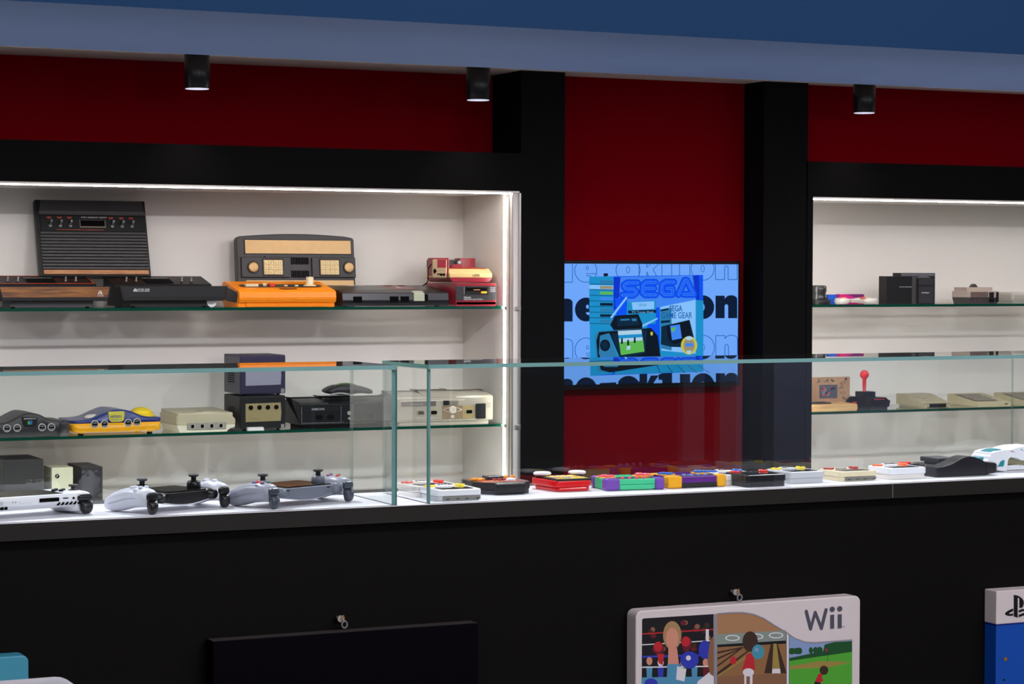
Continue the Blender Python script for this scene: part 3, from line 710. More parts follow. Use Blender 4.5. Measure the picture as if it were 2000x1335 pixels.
# ---- cream four port console
M_dc = pm('aged_cream_plastic', 176, 168, 140, 1.3, rough=.4)
M_dc2 = pm('pale_cream_plastic', 212, 208, 184, 1.25, rough=.4)
P, W, D, k = foot(345, 7.058, Z2, 306, 461)
t = thing('game_console', 'cream console with four dark ports on a grey strip, left of the cubes', 'game console', P)
D = .19; h = 33*k
b = MB(); prof = [(.0, h+.001), (W*.2, h+.006), (W*.5, h+.010), (W*.8, h+.006), (W-.012, h-.004), (W, h-.016), (W, .022), (0, .022)]
sec = []
b.prism(prof, 'y', .004, D, .004)
b.prism([(.002, .022), (.002, h+.006), (.09, .063), (D, .068), (D, .022)], 'x', .004, W-.010, .003)
b.build('upper_shell', M_dc, t)
b = MB(); b.prism([(.012, 0), (W-.03, 0), (W-.016, .010), (W-.003, .012), (W-.001, .022), (.001, .022)], 'y', .005, D-.003, .001); b.build('lower_shell', M_dc2, t)
b = MB(); b.box(W*.18, .0, .007, W*.835, .006, .0295, b=.001)
b.build('port_strip', pm('mid_grey_plastic', 146, 143, 132, 1.2), t)
for px in (375.5, 394.5, 413, 431):
    x = W*(px-345)/116; b = MB(); b.prism([(x+u, .0178+v) for u, v in rrect(-.0078, -.0085, .0078, .0085, .004)], 'y', -.002, .002); b.mi = 1; b.prism([(x+u, .0183+v) for u, v in rrect(-.0055, -.006, .005, .0058, .003)], 'y', -.0025, -.0015); b.build('controller_port', [pm('light_grey_rim', 168, 164, 150), K_void], t)
b = MB(); b.mi = 0; b.text('SEGA', (W*.455, .0024, h-.003), h=.0055, w=.020, off=.02); b.text('Dreamcast', (W*.86, .0024, .028), h=.0025, w=.014); b.text('SEGA', (W*.88, .0024, .024), h=.003, w=.012)
b.poly([(W*.40, .055, .0648), (W*.54, .055, .0648), (W*.47, .035, .0628)]); b.build('printing', K_dgrey, t)
# ---- stacked cubes
def cube(cx, pl, pr, Yf, z, hgt, m, face, label, ports):
    P, W, D, k = foot(cx, Yf, z, pl, pr)
    D = min(D, .17)
    t = thing('game_console', label, 'game console', P)
    b = MB(); b.box(0, 0, .004, W, D, hgt, b=.004); b.build('body', m, t)
    b = MB(); pf = [(W*.115, hgt*.24), (W*.885, hgt*.255), (W*.90, hgt*.5), (W*.885, hgt*.79), (W*.115, hgt*.775), (W*.115, hgt*.5)]
    b.prism(pf, 'y', -.003, .002, .001); b.build('face_plate', face, t)
    for u in (.235, .62):
        b = MB(); b.box(W*(u-.025), -.0036, hgt*.335, W*(u+.215), -.0028, hgt*.405, b=.0003); b.build('memory_card_door', face, t)
        b = MB()
    for u in (.225, .415, .60, .785):
        b = MB(); b.cyl((W*u, -.0044, hgt*.66), .0078, .002, 'y', 20); b.build('controller_port', K_void if ports else face, t)
    b = MB(); b.box(W*.895, -.0012, hgt*.045, W*.965, 0.001, hgt*.155); b.build('corner_badge', pm('silver_badge', 130, 130, 130), t)
    b = MB()
    for i in range(7): b.box(-.0008, D*.35, hgt*(.30+.055*i), .002, D*.75, hgt*(.322+.055*i))
    b.build('side_vent', K_void, t)
    for x in (.02, W-.02): b = MB(); b.cyl((x, .02, 0), .006, .004, seg=12); b.build('rubber_foot', K_void, t)
    return t, P, W, D
M_ind = pm('indigo_plastic', 46, 40, 74, 1.4, rough=.35)
ct, Pc, Wc, Dc = cube(469, 435, 558, 7.062, Z2, .112, K_blk, pm('gold_grey_plate', 156, 142, 98, 1.0, rough=.4), 'black cube console with a gold face plate and four ports, under the indigo cube', True)
t2, P2c, W2c, D2c = cube(469, 435, 558, 7.062, Z2+.114, .131, M_ind, pm('silver_plate', 140, 140, 156, 1.3, rough=.35, metal=.2), 'indigo cube console with a silver face plate, stacked on the black cube', False)
b = MB(); b.cyl((W2c*.48, D2c*.5, .131), .045, .0016, seg=36); b.build('lid_disc', pm('grey_lid', 92, 92, 84), t2)
P_, W_, _, _ = foot(485, 7.040, Z2, None, 516)
b = MB(); b.prism([(0, 0), (.016, 0), (.016, .011), (.004, .009)], 'x', 0, W_, .0005)
o = b.build('price_card', mat('white_card', rgb(225, 225, 222), .6)); o.location = P_; tag(o, 'small blank white card lying in front of the black cube console', 'card')
# ---- two big X consoles
def bigx(cx, pl, pr, Yf, hh, label, clear):
    P, W, D, k = foot(cx, Yf, Z2, pl, pr); D = min(D, .27)
    t = thing('game_console', label, 'game console', P)
    m = pm('smoky_clear_plastic', 176, 168, 152, 1.1, rough=.2, coat=.3, var=.16, vscale=25) if clear else pm('satin_black_plastic', 22, 22, 26, rough=.35, spec=.3)
    b = MB()
    b.prism([(.004, .012), (0, .016), (0, hh*.80), (.006, hh*.86), (.05, hh*.93), (.13, hh), (D-.05, hh), (D, hh*.9), (D, .012)], 'x', 0, W, .004, 2)
    b.build('body', m, t)
    b = MB(); b.box(.012, .01, 0, W-.012, D-.02, .014, b=.002); b.build('base', m if clear else K_void, t)
    # raised cross rib on the lid
    b = MB(); b.prism([(.0, hh*.84), (.05, hh*.95), (.13, hh*1.03), (D-.06, hh*1.03), (D-.02, hh*.93), (D-.02, hh*.8), (.02, hh*.75)], 'x', W*.30, W*.62, .004); b.build('lid_ridge', m, t)
    return t, P, W, D, k, m
t, P, W, D, k, m = bigx(586, 556, 770, 7.065, .098, 'large black console with a chrome rimmed front and round buttons, right of the cubes', False)
h = .098
b = MB()
for a, c_ in (((.015, .018), (.015, .072)), ((.43, .018), (.43, .072)), ((.015, .018), (.46, .018))):
    b.tube([(W*a[0], -.001, a[1]), (W*c_[0], -.001, c_[1])], .0008, 4)
b.build('silver_inlay', pm('silver_line', 110, 112, 118, 1.2), t)
b = MB(); b.text('XBOX', (W*.115, -.0024, .060), h=.007, w=.048, off=.02); b.build('lettering', pm('pale_silver', 150, 155, 165), t)
b = MB(); b.box(W*.02, -.0016, .056, W*.42, .001, .074); b.build('disc_tray', K_gloss, t)
for u in (.20, .32, .60, .74):
    b = MB(); b.prism([(W*u+x, .036+z) for x, z in circ(0, 0, .013, 20, .009)], 'y', -.0018, .001); b.build('controller_port', K_void, t)
for z, r in ((.048, .0065), (.030, .004)):
    b = MB(); b.cyl((W*.515, -.004, z), r, .005, 'y', 20, bevel=0); b.build('round_button', pm('silver_button', 150, 148, 140, 1.2, rough=.3), t)
# remote on top
Pr = onY(634, 760, 7.10); 
t = thing('gamepad', 'dark curved gamepad with green edging, resting on the large black console', 'gamepad', (Pr.x+.01, 7.10, Z2+.099+.004))
wr = span(Vector((Pr.x, 7.10, 0)), 0, 725)
b = MB(); ol = [(0, .012), (.006, .022), (.03, .034), (.06, .038), (.10, .033), (.135, .020), (.143, .010), (.135, .003), (.10, .006), (.06, .0), (.02, .003)]
s = wr/.143
cv = spline([(x*s, z*.95) for x, z in ol], 4, True)
secs = []
for y, q in ((-.008, .80), (.0, .95), (.02, 1.0), (.06, .97), (.085, .85)):
    secs.append([((x-.07*s)*q+.07*s, y, (z-.018)*q+.018+.002) for x, z in cv])
b.loft(secs); b.build('shell', K_char, t)
b = MB(); b.tube(spline([(wr*.18, .02, .033), (wr*.35, .025, .0385), (wr*.52, .03, .0385), (wr*.68, .03, .033)], 6), .0035, 8); b.build('green_edge', pm('olive_green_rubber', 84, 108, 60), t)
b = MB(); b.tube(spline([(wr*.05, -.006, .006), (wr*.25, -.012, .010), (wr*.45, -.009, .005)], 6), .003, 6); b.build('silver_trim', pm('trim_silver', 150, 150, 150), t)
# crystal console
t, P, W, D, k, m = bigx(776, 742, 963, 7.065, .112, 'large see-through crystal console with a black plug-in dongle, right of the black one', True)
M_in = pm('amber_inner_board', 170, 150, 100, 1.2, rough=.3)
b = MB(); b.box(W*.03, -.0015, .082, W*.70, .001, .0845); b.build('silver_inlay', mat('bright_plastic_edge', rgb(235, 228, 215), .2), t)
b = MB(); b.box(W*.04, -.001, .064, W*.40, .001, .080); b.mi = 1; b.text('XBOX', (W*.13, -.0015, .067), h=.009, w=.050, off=.02); b.build('disc_tray', [pm('smoky_tray', 104, 98, 90, rough=.2), pm('smoky_lettering', 150, 142, 130)], t)
b = MB(); b.box(W*.475, -.0025, .066, W*.535, .001, .082); b.mi = 1; b.box(W*.54, -.0025, .066, W*.63, .001, .080); b.build('inner_block', [K_blk, pm('grey_block', 120, 115, 100)], t)
b = MB(); b.box(W*.465, -.0015, .02, W*.68, .001, .064); b.mi = 1; b.box(W*.68, -.0015, .02, W*.80, .001, .062); b.build('inner_board', [pm('brown_board', 140, 118, 92, 1.2), M_in], t)
for u, in ((.24,), (.375,), (.745,)):
    b = MB(); b.prism([(W*u+x, .042+z) for x, z in rrect(-.016, -.0095, .016, .0095, .009)], 'y', -.004, .001); b.mi = 1; b.prism([(W*u+x, .042+z) for x, z in rrect(-.011, -.006, .011, .006, .003)], 'y', -.0045, -.003); b.build('controller_port', [mat('clear_rim', rgb(176, 164, 132), .25), K_void], t)
b = MB(); b.lathe((W*.57, -.002, .050), [(.013, 0), (.013, -.003), (.009, -.004), (.006, -.003)], 24, 'y')
for sg in (-1, 1): b.tube([(W*.57, -.003, .050+sg*.012), (W*.57+.036, -.003, .050), ], .001, 5); b.tube([(W*.57, -.003, .050+sg*.012), (W*.57-.036, -.003, .050)], .001, 5)
b.cyl((W*.57, -.004, .027), .006, .003, 'y', 16); b.build('round_button', mat('clear_button', rgb(222, 212, 196), .15), t)
b = MB()
for i in range(22): b.box(W*(.08+.029*i), -.001, .0165, W*(.08+.029*i)+.003, .001, .0185)
for j in range(3):
    for i in range(6): b.box(W*(.90+.014*i), -.001, .056+.006*j, W*(.90+.014*i)+.002, .001, .0585+.006*j)
b.build('vent_dots', pm('dot_shadow', 100, 92, 80), t)
b = MB(); b.prism([(W*.865+x, .043+z) for x, z in rrect(-.018, -.026, .018, .026, .004)], 'y', -.007, .0, .001); b.build('dongle', K_blk, t, label='black plug-in dongle')
# ============================================================ bottom of the left cabinet
ZF = .785
P, W, D, k = foot(84, 7.10, ZF)
# wide black box at the far left
def tower(cx, pl, pr, ptop, Yf, m, label):
    P, W, D, k = foot(cx, Yf, ZF, pl, pr)
    h = zY((cx+pr)/2, ptop, Yf)-ZF
    t = thing('game_console', label, 'game console', P)
    b = MB(); b.box(0, 0, .004, W, min(D, .20), h, b=.002); b.build('body', m, t)
    b = MB(); b.box(.01, .01, 0, W-.01, min(D, .2)-.01, .005); b.build('base', K_void, t)
    return t, W, D, h
t, W, D, h = tower(100, 84, 142, 912, 7.12, pm('ivory_plastic', 186, 188, 162, 1.3, rough=.45), 'slim ivory tower console with a round black emblem, between the two black consoles')
b = MB(); b.cyl((W*.26, -.0015, h-.028), .0068, .002, 'y', 24); b.mi = 1; b.tube([(W*.26-.004, -.002, h-.032), (W*.26+.003, -.002, h-.024)], .001, 5); b.tube([(W*.26-.003, -.002, h-.024), (W*.26+.001, -.002, h-.029)], .001, 5); b.build('emblem', [K_void, mat('ivory_mark', rgb(190, 190, 170))], t)
t, W, D, h = tower(158, 131, 200, 911, 7.13, pm('charcoal_black_plastic', 40, 39, 43, rough=.5), 'square black tower console with a dark round button, right of the ivory one')
b = MB(); b.cyl((W*.30, -.0015, h-.026), .0055, .002, 'y', 20); b.build('power_button', K_void, t)
t, W, D, h = tower(6, -60, 84, 897, 7.10, pm('ribbed_dark_plastic', 52, 50, 50, rough=.5), 'wide black box console with a perforated top, at the bottom left of the cabinet')
P = None
b = MB()
for i in range(14):
    for j in range(5): b.box(W*(.05+.067*i), .02+.03*j, h, W*(.05+.067*i)+.006, .034+.03*j, h+.0006)
b.build('perforated_top', K_void, t)
# ============================================================ handhelds on the counter
def cbase(cx, cy, pl, pr, rz=0.0):
    P = onZ(cx, cy, ZC); P.y = min(max(P.y, YC+.024), YK-.113); P = onY(cx, cy, P.y); P.z = ZC
    return P, span(P, rz, pr, cy), span(P, rz+PI/2, pl, cy), mpp(P)
def pc(name, r, g, b, k=1.15, **kw):
    if max(r, g, b) < 75: k *= .7
    return mat(name, rgb(r, g, b, k), **kw)
C_white = pc('cool_white_plastic', 226, 227, 236, rough=.3, var=.02)
C_wwhite = pc('warm_white_plastic', 222, 216, 212, rough=.3, var=.02)
C_lgrey = pc('light_grey_plastic_shell', 188, 190, 196, rough=.35, var=.02)
C_cream = pc('yellowed_cream_plastic', 218, 205, 172, rough=.35, var=.03)
C_black = pc('soft_black_plastic', 24, 22, 26, 1.4, rough=.3)
C_dark = pc('grey_black_plastic', 56, 55, 62, 1.3, rough=.35)
C_red = pc('red_button_rubber', 222, 50, 40, rough=.3)
C_yel = pc('yellow_button_rubber', 238, 210, 40, rough=.3)
C_blu = pc('blue_button_rubber', 40, 100, 190, rough=.3)
C_org = pc('orange_button_rubber', 240, 110, 50, rough=.3)
C_dred = pc('dark_red_button_rubber', 165, 50, 50, rough=.3)
C_pill = pc('dark_pill_button', 34, 32, 34, rough=.3)
C_scr = pc('dark_screen_window', 44, 44, 44, rough=.08, coat=.5)
def dpad(t, x, y, z, s, m, cross=True):
    b = MB(); h = .0032
    b.prism([(x+a*s, y+c_*s) for a, c_ in ((-1, -.34), (-.34, -.34), (-.34, -1), (.34, -1), (.34, -.34), (1, -.34), (1, .34), (.34, .34), (.34, 1), (-.34, 1), (-.34, .34), (-1, .34))], 'z', z-.001, z+h, .0007)
    return b.build('direction_pad', m, t)
def rbtn(t, x, y, z, r, m, h=.0032, name='round_button'):
    b = MB(); b.lathe((x, y, z-.001), [(r, 0), (r, h*.8), (r*.8, h+.001), (r*.3, h+.0012)], 18); return b.build(name, m, t)
def brick(label, cx, cy, pl, pr, hpx, up, lo, btn, slot=False, rz=0.0, flip=False, hump=True):
    P, W, D, k = cbase(cx, cy, pl, pr, rz)
    D = min(max(D, .09), .1); h = hpx*k
    t = thing('handheld_console', label, 'handheld console', P, rz, 'small handheld consoles along the counter')
    b = MB(); b.prism(rrect(.0, 0, W, D, .010), 'z', h*.42, h, .0022); b.build('upper_shell', up, t)
    b = MB(); b.prism(rrect(.0022, .0022, W-.0022, D-.002, .009), 'z', 0, h*.42, .0012)
    if slot:
        pass
    b.build('lower_shell', lo, t)
    if slot:
        b = MB(); b.box(W*.14, -.0008, h*.10, W*.96, .004, h*.40, b=.0005); b.mi = 1
        for u in (.2, .42, .62, .86): b.box(W*u, -.0014, h*.14, W*(u+.07), -.0005, h*.22)
        b.build('cartridge_slot', [pc('slot_grey', 118, 116, 112), C_pill], t)
    b = MB(); b.prism(rrect(W*.14, D*.08, W*.86, D*.52, .006), 'z', h-.0005, h+.0008); b.build('screen', C_scr, t)
    if hump:
        b = MB(); b.prism(rrect(W*.30, D*.60, W*.62, D*.95, .008), 'z', h-.001, h+.0035, .002); b.build('raised_pad', up, t)
    zt = h+(.0035 if hump else 0)
    for u in (.345, .42, .495, .57):
        b = MB(); b.box(W*(u-.023), D*.70, zt-.0005, W*(u+.023), D*.76, zt+.0015, b=.0006); b.build('pill_button', C_pill, t)
    dpad(t, W*.15, D*.76, h, .012, btn)
    for u, v in ((.74, .72), (.86, .72), (.80, .84), (.80, .64)): rbtn(t, W*u, D*v, h, .0055, btn, .004)
    return t, P, W, D, h
brick('white handheld console with red buttons, at the back beside the case gap', 809, 969, 767, 902, 21.5, C_wwhite, C_wwhite, C_red)
brick('white handheld console with yellow buttons and open slot, in front of the red-buttoned one', 853, 979, 808, 942, 22, C_white, C_lgrey, C_yel, True, rz=-.03)
brick('off-white handheld console with blue buttons, behind the purple one', 1413, 948, 1368, 1488, 21, C_wwhite, C_wwhite, C_blu)
brick('pale grey handheld console with yellow buttons, right of the small black one', 1541, 944.5, 1492, 1613, 22.5, C_lgrey, C_lgrey, C_yel)
brick('yellowed cream handheld console with dark red buttons and open slot', 1641, 940, 1613, 1714, 19, C_cream, C_cream, C_dred, True, hump=False)
brick('clean white handheld console with orange buttons, right of the cream one', 1738, 936.5, 1692, 1811, 22, C_white, C_wwhite, C_org)
brick('small black handheld console with red buttons, right of the purple one', 1456, 952, 1416, 1538, 24, C_black, C_dark, C_red, hump=False)
# printed panels used on toy like consoles: scattered colour shapes
def printed(b, x0, y0, x1, y1, z, n, seed, mis):
    rnd = random.Random(seed)
    for i in range(n):
        cx = x0+(x1-x0)*rnd.random(); cy = y0+(y1-y0)*rnd.random(); rx = (x1-x0)*(.03+.08*rnd.random()); ry = (y1-y0)*(.04+.12*rnd.random()); m = rnd.choice(mis)
        k_ = rnd.randint(4, 8); pts = []
        for j in range(k_):
            a = 2*PI*j/k_; q = .6+.5*rnd.random()
            pts.append((min(max(cx+rx*q*math.cos(a), x0), x1), min(max(cy+ry*q*math.sin(a), y0), y1), z+.00002*i))
        b.poly(pts, m)
# black toy console with orange buttons and colourful art
P, W, D, k = cbase(946, 967.5, 904, 1045, .02); h = 25*k; D = .112
t = thing('handheld_console', 'black toy console with orange buttons and colourful printed face, beside the white ones', 'handheld console', P, .02, 'small handheld consoles along the counter')
ol = [(.012, .02), (.03, 0), (W-.03, .0), (W-.006, .012), (W, .03), (W, D-.02), (W-.02, D), (.0, D), (-.006, D-.02), (-.006, .045)]
b = MB(); b.prism(ol, 'z', h*.36, h*.94, .002); b.build('upper_shell', C_black, t)
b = MB(); b.prism([(x*.97+.0015, y*.97+.001) for x, y in ol], 'z', 0, h*.36, .0015); b.build('lower_shell', C_dark, t)
b = MB(); b.box(W*.20, -.006, h*.06, W*.80, .004, h*.92, b=.003); b.build('battery_bulge', C_black, t)
b = MB(); b.poly([(.012, .016, h*.945), (W-.012, .010, h*.945), (W-.008, D-.01, h*.945), (0.004, D-.01, h*.945)], 0); printed(b, .016, .016, W-.014, D-.014, h*.946, 46, 3, (1, 2, 3, 4, 5, 6))
b.build('printed_face', [pc('terracotta_print', 178, 86, 60, rough=.35), pc('tan_print', 170, 150, 112), pc('orange_print_2', 230, 130, 50), pc('white_print_2', 225, 225, 220), pc('brown_print', 90, 70, 60), pc('blue_grey_print', 110, 115, 150), pc('red_print', 190, 50, 50)], t)
b = MB(); b.prism(rrect(W*.33, D*.56, W*.66, D*.86, .006), 'z', h*.94, h+.0065, .002); b.build('screen_hood', C_dark, t)
dpad(t, W*.15, D*.62, h, .015, pc('bright_orange_rubber', 240, 150, 30, rough=.3))
for u in (.42, .52, .62): rbtn(t, W*u, D*.48, h*.95, .005, C_dred, .004)
for u, v in ((.72, .70), (.80, .80), (.91, .74)): rbtn(t, W*u, D*v, h, .0052, MATS['bright_orange_rubber'], .005)
b = MB(); b.lathe((W*.69, D*.36, h*.94), [(.012, 0), (.009, .005), (.004, .006)], 20); b.build('white_knob', C_white, t)
# red toy console with two big white discs
P, W, D, k = cbase(1084, 961, 1032, 1157, .0); h = 27*k; D = .108
t = thing('handheld_console', 'bright red toy console with two white thumb discs and yellow printed face', 'handheld console', P, 0, 'small handheld consoles along the counter')
C_bred = pc('glossy_red_plastic', 210, 10, 22, rough=.2, coat=.4)
ol = [(0, .012), (.008, 0), (W-.006, 0), (W, .006), (W+.014, D*.6), (W+.016, D*.85), (W, D), (.0, D), (-.010, D-.02), (-.006, D*.6)]
b = MB(); b.prism(ol, 'z', h*.32, h*.80, .003); b.prism([(x*.92+.004, y*.92+.003) for x, y in ol], 'z', 0.0, h*.34, .004); b.build('body', C_bred, t)
b = MB(); b.prism([(.006, h*.78), (W-.002, h*.78), (W-.002, h*.93), (.006, h*.93)], 'y', .001, D*.75, .001); b.build('face_rim', C_black, t)
b = MB(); b.poly([(.010, .006, h*.935), (W-.006, .006, h*.935), (W-.006, D*.72, h*.935), (.010, D*.72, h*.935)], 0); printed(b, .012, .008, W-.008, D*.70, h*.936, 40, 8, (0, 1, 2, 3, 4)); b.poly([(W*.38+x, D*.33+y, h*.938) for x, y in circ(0, 0, .024, 20, .014)], 5)
b.build('printed_face', [pc('yellow_print', 245, 200, 40, rough=.3), pc('pale_yellow_print', 235, 225, 150), pc('orange_art_print', 240, 140, 40), pc('grey_art_print', 120, 120, 120), pc('white_art_print', 230, 230, 230), pc('blue_art_print', 90, 110, 190)], t)
for u, v in ((.10, .84), (1.02, .80)):
    x, y = W*u+.006, D*v
    b = MB(); b.cyl((x, y, h*.78), .015, .005, seg=24); b.build('disc_socket', C_black, t)
    b = MB(); b.lathe((x, y, h*.92), [(.010, 0), (.0185, .003), (.0195, .006), (.016, .0085), (.006, .0095)], 28); b.build('thumb_disc', C_white, t)
for i in range(4): b = MB(); b.box(W*(.25+.16*i), D*.60, h*.93, W*(.35+.16*i), D*.68, h*.97, b=.001); b.build('pill_button', pc('pale_peach', 240, 215, 170), t)
# two chunky corner guarded consoles
def chunky(label, cx, cy, pl, pr, hpx, body, corner, btn, base, rz, slot):
    P, W, D, k = cbase(cx, cy, pl, pr, rz); h = hpx*k; D = min(max(D, .09), .11)
    t = thing('handheld_console', label, 'handheld console', P, rz, 'small handheld consoles along the counter')
    cw = W*.225
    b = MB(); b.box(.003, .003, .0015, W-.003, D-.003, h*.93, b=.002)
    if not slot: b.box(W*.25, .0022, h*.06, W*.80, .004, h*.44)
    for i in range(9): b.box(.0005, D*(.22+.065*i), h*.06, .004, D*(.22+.065*i)+.0035, h*.94, b=.0004)
    for i in range(12): b.box(W*(.36+.026*i), D*.72, h*.92, W*(.36+.026*i)+.0015, D*.97, h*1.0)
    b.build('body', body, t)
    if slot:
        b = MB(); b.box(W*.24, .0015, .002, W*.93, .006, h*.40); b.build('cartridge_slot', C_pill, t)
    else:
        b = MB(); b.box(W*.24, .0022, h*.475, W*.87, .0032, h*.49); b.box(W*.86, .0022, h*.1, W*.866, .0032, h*.48); b.build('panel_line', pc('green_shadow_line', 20, 90, 60), t)
    for x0, x1, y0, y1 in ((0, cw, -.002, D*.26), (W-cw*.62, W, -.002, D*.26), (0, cw*.7, D*.78, D), (W-cw*.62, W, D*.78, D)):
        b = MB(); b.box(x0-.0015, y0, 0, x1+.0015, y1+.001, h*1.0, b=.0045, seg=3); b.build('corner_guard', corner, t)
    b = MB(); b.poly([(W*.2, D*.12, h*.935), (W*.96, D*.12, h*.935), (W*.96, D*.6, h*.935), (W*.2, D*.6, h*.935)], 0); b.poly([(W*.42, D*.16, h*.938), (W*.82, D*.16, h*.938), (W*.82, D*.55, h*.938), (W*.42, D*.55, h*.938)], 1)
    b.build('face_panel', [C_dark, C_scr], t)
    b = MB(); b.prism(circ(W*.16, D*.62, .021, 24), 'z', h*.93, h*.99); b.prism(circ(W*.80, D*.72, .021, 24), 'z', h*.93, h*.99); b.build('button_plate', pc('amber_plate', 240, 160, 40), t)
    dpad(t, W*.16, D*.62, h, .017, btn); rbtn(t, W*.76, D*.72, h, .009, btn, .005); rbtn(t, W*.88, D*.70, h, .009, btn, .004)
    for i in range(4):
        b = MB(); b.cyl((W*(.30+.125*i), D*.10, h*.9), .0034, .0058, seg=12); b.build('peg_button', base, t)
    return t
chunky('mint green handheld console with purple corners and pink buttons', 1184, 958.5, 1157, 1297, 23.5, pc('mint_green_plastic', 62, 196, 142, rough=.3, var=.02), pc('violet_plastic', 112, 66, 168, rough=.3), pc('pink_rubber', 228, 92, 110, rough=.3), MATS['pink_rubber'] if 'pink_rubber' in MATS else None, -.14, False) if False else None
pk = pc('pink_rubber', 228, 92, 110, rough=.3)
chunky('mint green handheld console with purple corners and pink buttons', 1184, 958.5, 1157, 1297, 23.5, pc('mint_green_plastic', 62, 196, 142, rough=.3, var=.02), pc('violet_plastic', 112, 66, 168, rough=.3), pk, pk, -.12, False)
chunky('purple handheld console with yellow corners and blue buttons', 1306, 954, 1273, 1417, 24, pc('deep_purple_plastic', 92, 30, 128, rough=.28, var=.02), pc('corner_yellow_plastic', 244, 166, 16, rough=.3), C_blu, pc('lilac_rubber', 130, 130, 190), -.02, True)
# black humped handheld
P, W, D, k = cbase(1828, 932, 1784, 1946, 0.0)
t = thing('handheld_console', 'larger black handheld with a tall curved hump and red buttons, at the right', 'handheld console', P, 0, 'small handheld consoles along the counter')
def kx(px): return W*(px-1828)/(1946-1828)
hb = .030
pts = [(0, 0), (kx(1838), -.0), (W-.028, 0), (W-.022, .003), (W, .005), (W+.001, .024), (W-.004, .0275), (W-.022, .029)]
cv = [(kx(1923), .0305), (kx(1915), .037), (kx(1900), .0435), (kx(1888), .044), (kx(1876), .0395), (kx(1862), .031), (kx(1846), .0245), (kx(1834), .0225), (0, .0225)]
b = MB(); b.prism(pts+spline(cv, 4), 'y', 0, .045, .0025); b.build('front_shell', C_black, t)
b = MB(); b.box(.002, .043, .001, W-.004, .13, .0235, b=.003); b.mi = 0; b.build('rear_shell', C_black, t)
b = MB(); b.box(-.0005, .002, .0105, W+.001, .044, .0112); b.box(W*.84, -.0012, .002, W*.846, .001, .03); b.build('seam_line', C_dark, t)
b = MB(); b.box(W*.25, .05, .0235, W*.55, .12, .0375, b=.002); b.build('raised_block', C_dark, t)
for i in range(4): b = MB(); b.box(W*(-.02+.055*i), .085, .0235, W*(.015+.055*i), .1, .029, b=.001); b.build('pill_button', pc('pale_pill', 150, 145, 135), t)
for x in (-.012, .003): rbtn(t, x-.012, .098, .0235, .007, C_red, .005)
# white and teal gun shaped controller cut by the frame
P = onY(1955, 921, 4.235); P.z = ZC; k = mpp(P)
t = thing('toy_controller', 'white and teal arched toy controller with a ribbed olive cuff', 'toy controller', P)
def gx(px, py): return ((px-1955)*k/.9, (925-py)*k)
C_teal = pc('teal_plastic', 4, 128, 140, rough=.3)
ol = [gx(1925, 903), gx(1929, 899), gx(1930.5, 893), gx(1934, 892), gx(1935, 887), gx(1946, 884), gx(1965, 882), gx(1976, 882), gx(1986, 879), gx(1998, 877), gx(2030, 876), gx(2030, 905), gx(2000, 904), gx(1990, 899), gx(1976, 897), gx(1971, 902), gx(1969, 924), gx(1962, 924), gx(1948, 922), gx(1948, 912), gx(1944, 907), gx(1938, 905)]
b = MB(); b.prism(ol, 'y', 0, .07, .004); b.build('body', C_white, t)
b = MB(); b.prism([gx(1948, 914), gx(1953, 905), gx(1958, 902), gx(1962, 902), gx(1961, 910), gx(1960, 914)], 'y', -.0015, .003, .0005); b.build('side_inlay', C_teal, t)
b = MB(); b.prism([gx(1937, 886), gx(1950, 882), gx(1962, 881), gx(1962, 884.5), gx(1940, 887.5)], 'y', .012, .05, .001); b.build('top_inlay', C_teal, t)
b = MB(); b.prism([gx(1905, 900), gx(1928, 895.5), gx(1929, 900), gx(1920, 902.5), gx(1906, 902)], 'y', .02, .05, .001); b.build('nose', C_teal, t)
b = MB(); x0, z0 = gx(1978, 902); b.lathe((x0, .035, z0-.003), [(.010+(i % 2)*.002+.0008*i, .0045*i) for i in range(12)], 20, 'x'); b.build('ribbed_cuff', pc('olive_rubber', 150, 142, 108, rough=.5), t)
b = MB(); b.poly([Vector((gx(x, y)[0], -.0042 if False else -.0006, gx(x, y)[1])) for x, y in ((1973, 884.5), (1979, 884), (1986, 888), (1980, 886.5))], 0); b.poly([Vector((gx(x, y)[0], -.0006, gx(x, y)[1])) for x, y in ((1996, 881), (2000, 884), (2004, 886), (2000, 882))], 1); b.build('decals', [pc('magenta_print', 170, 80, 140), C_teal], t)
b = MB(); b.prism([gx(1975, 915), gx(2030, 912), gx(2030, 924), gx(1971, 924)], 'y', .02, .07, .002); b.build('grip_base', C_white, t)
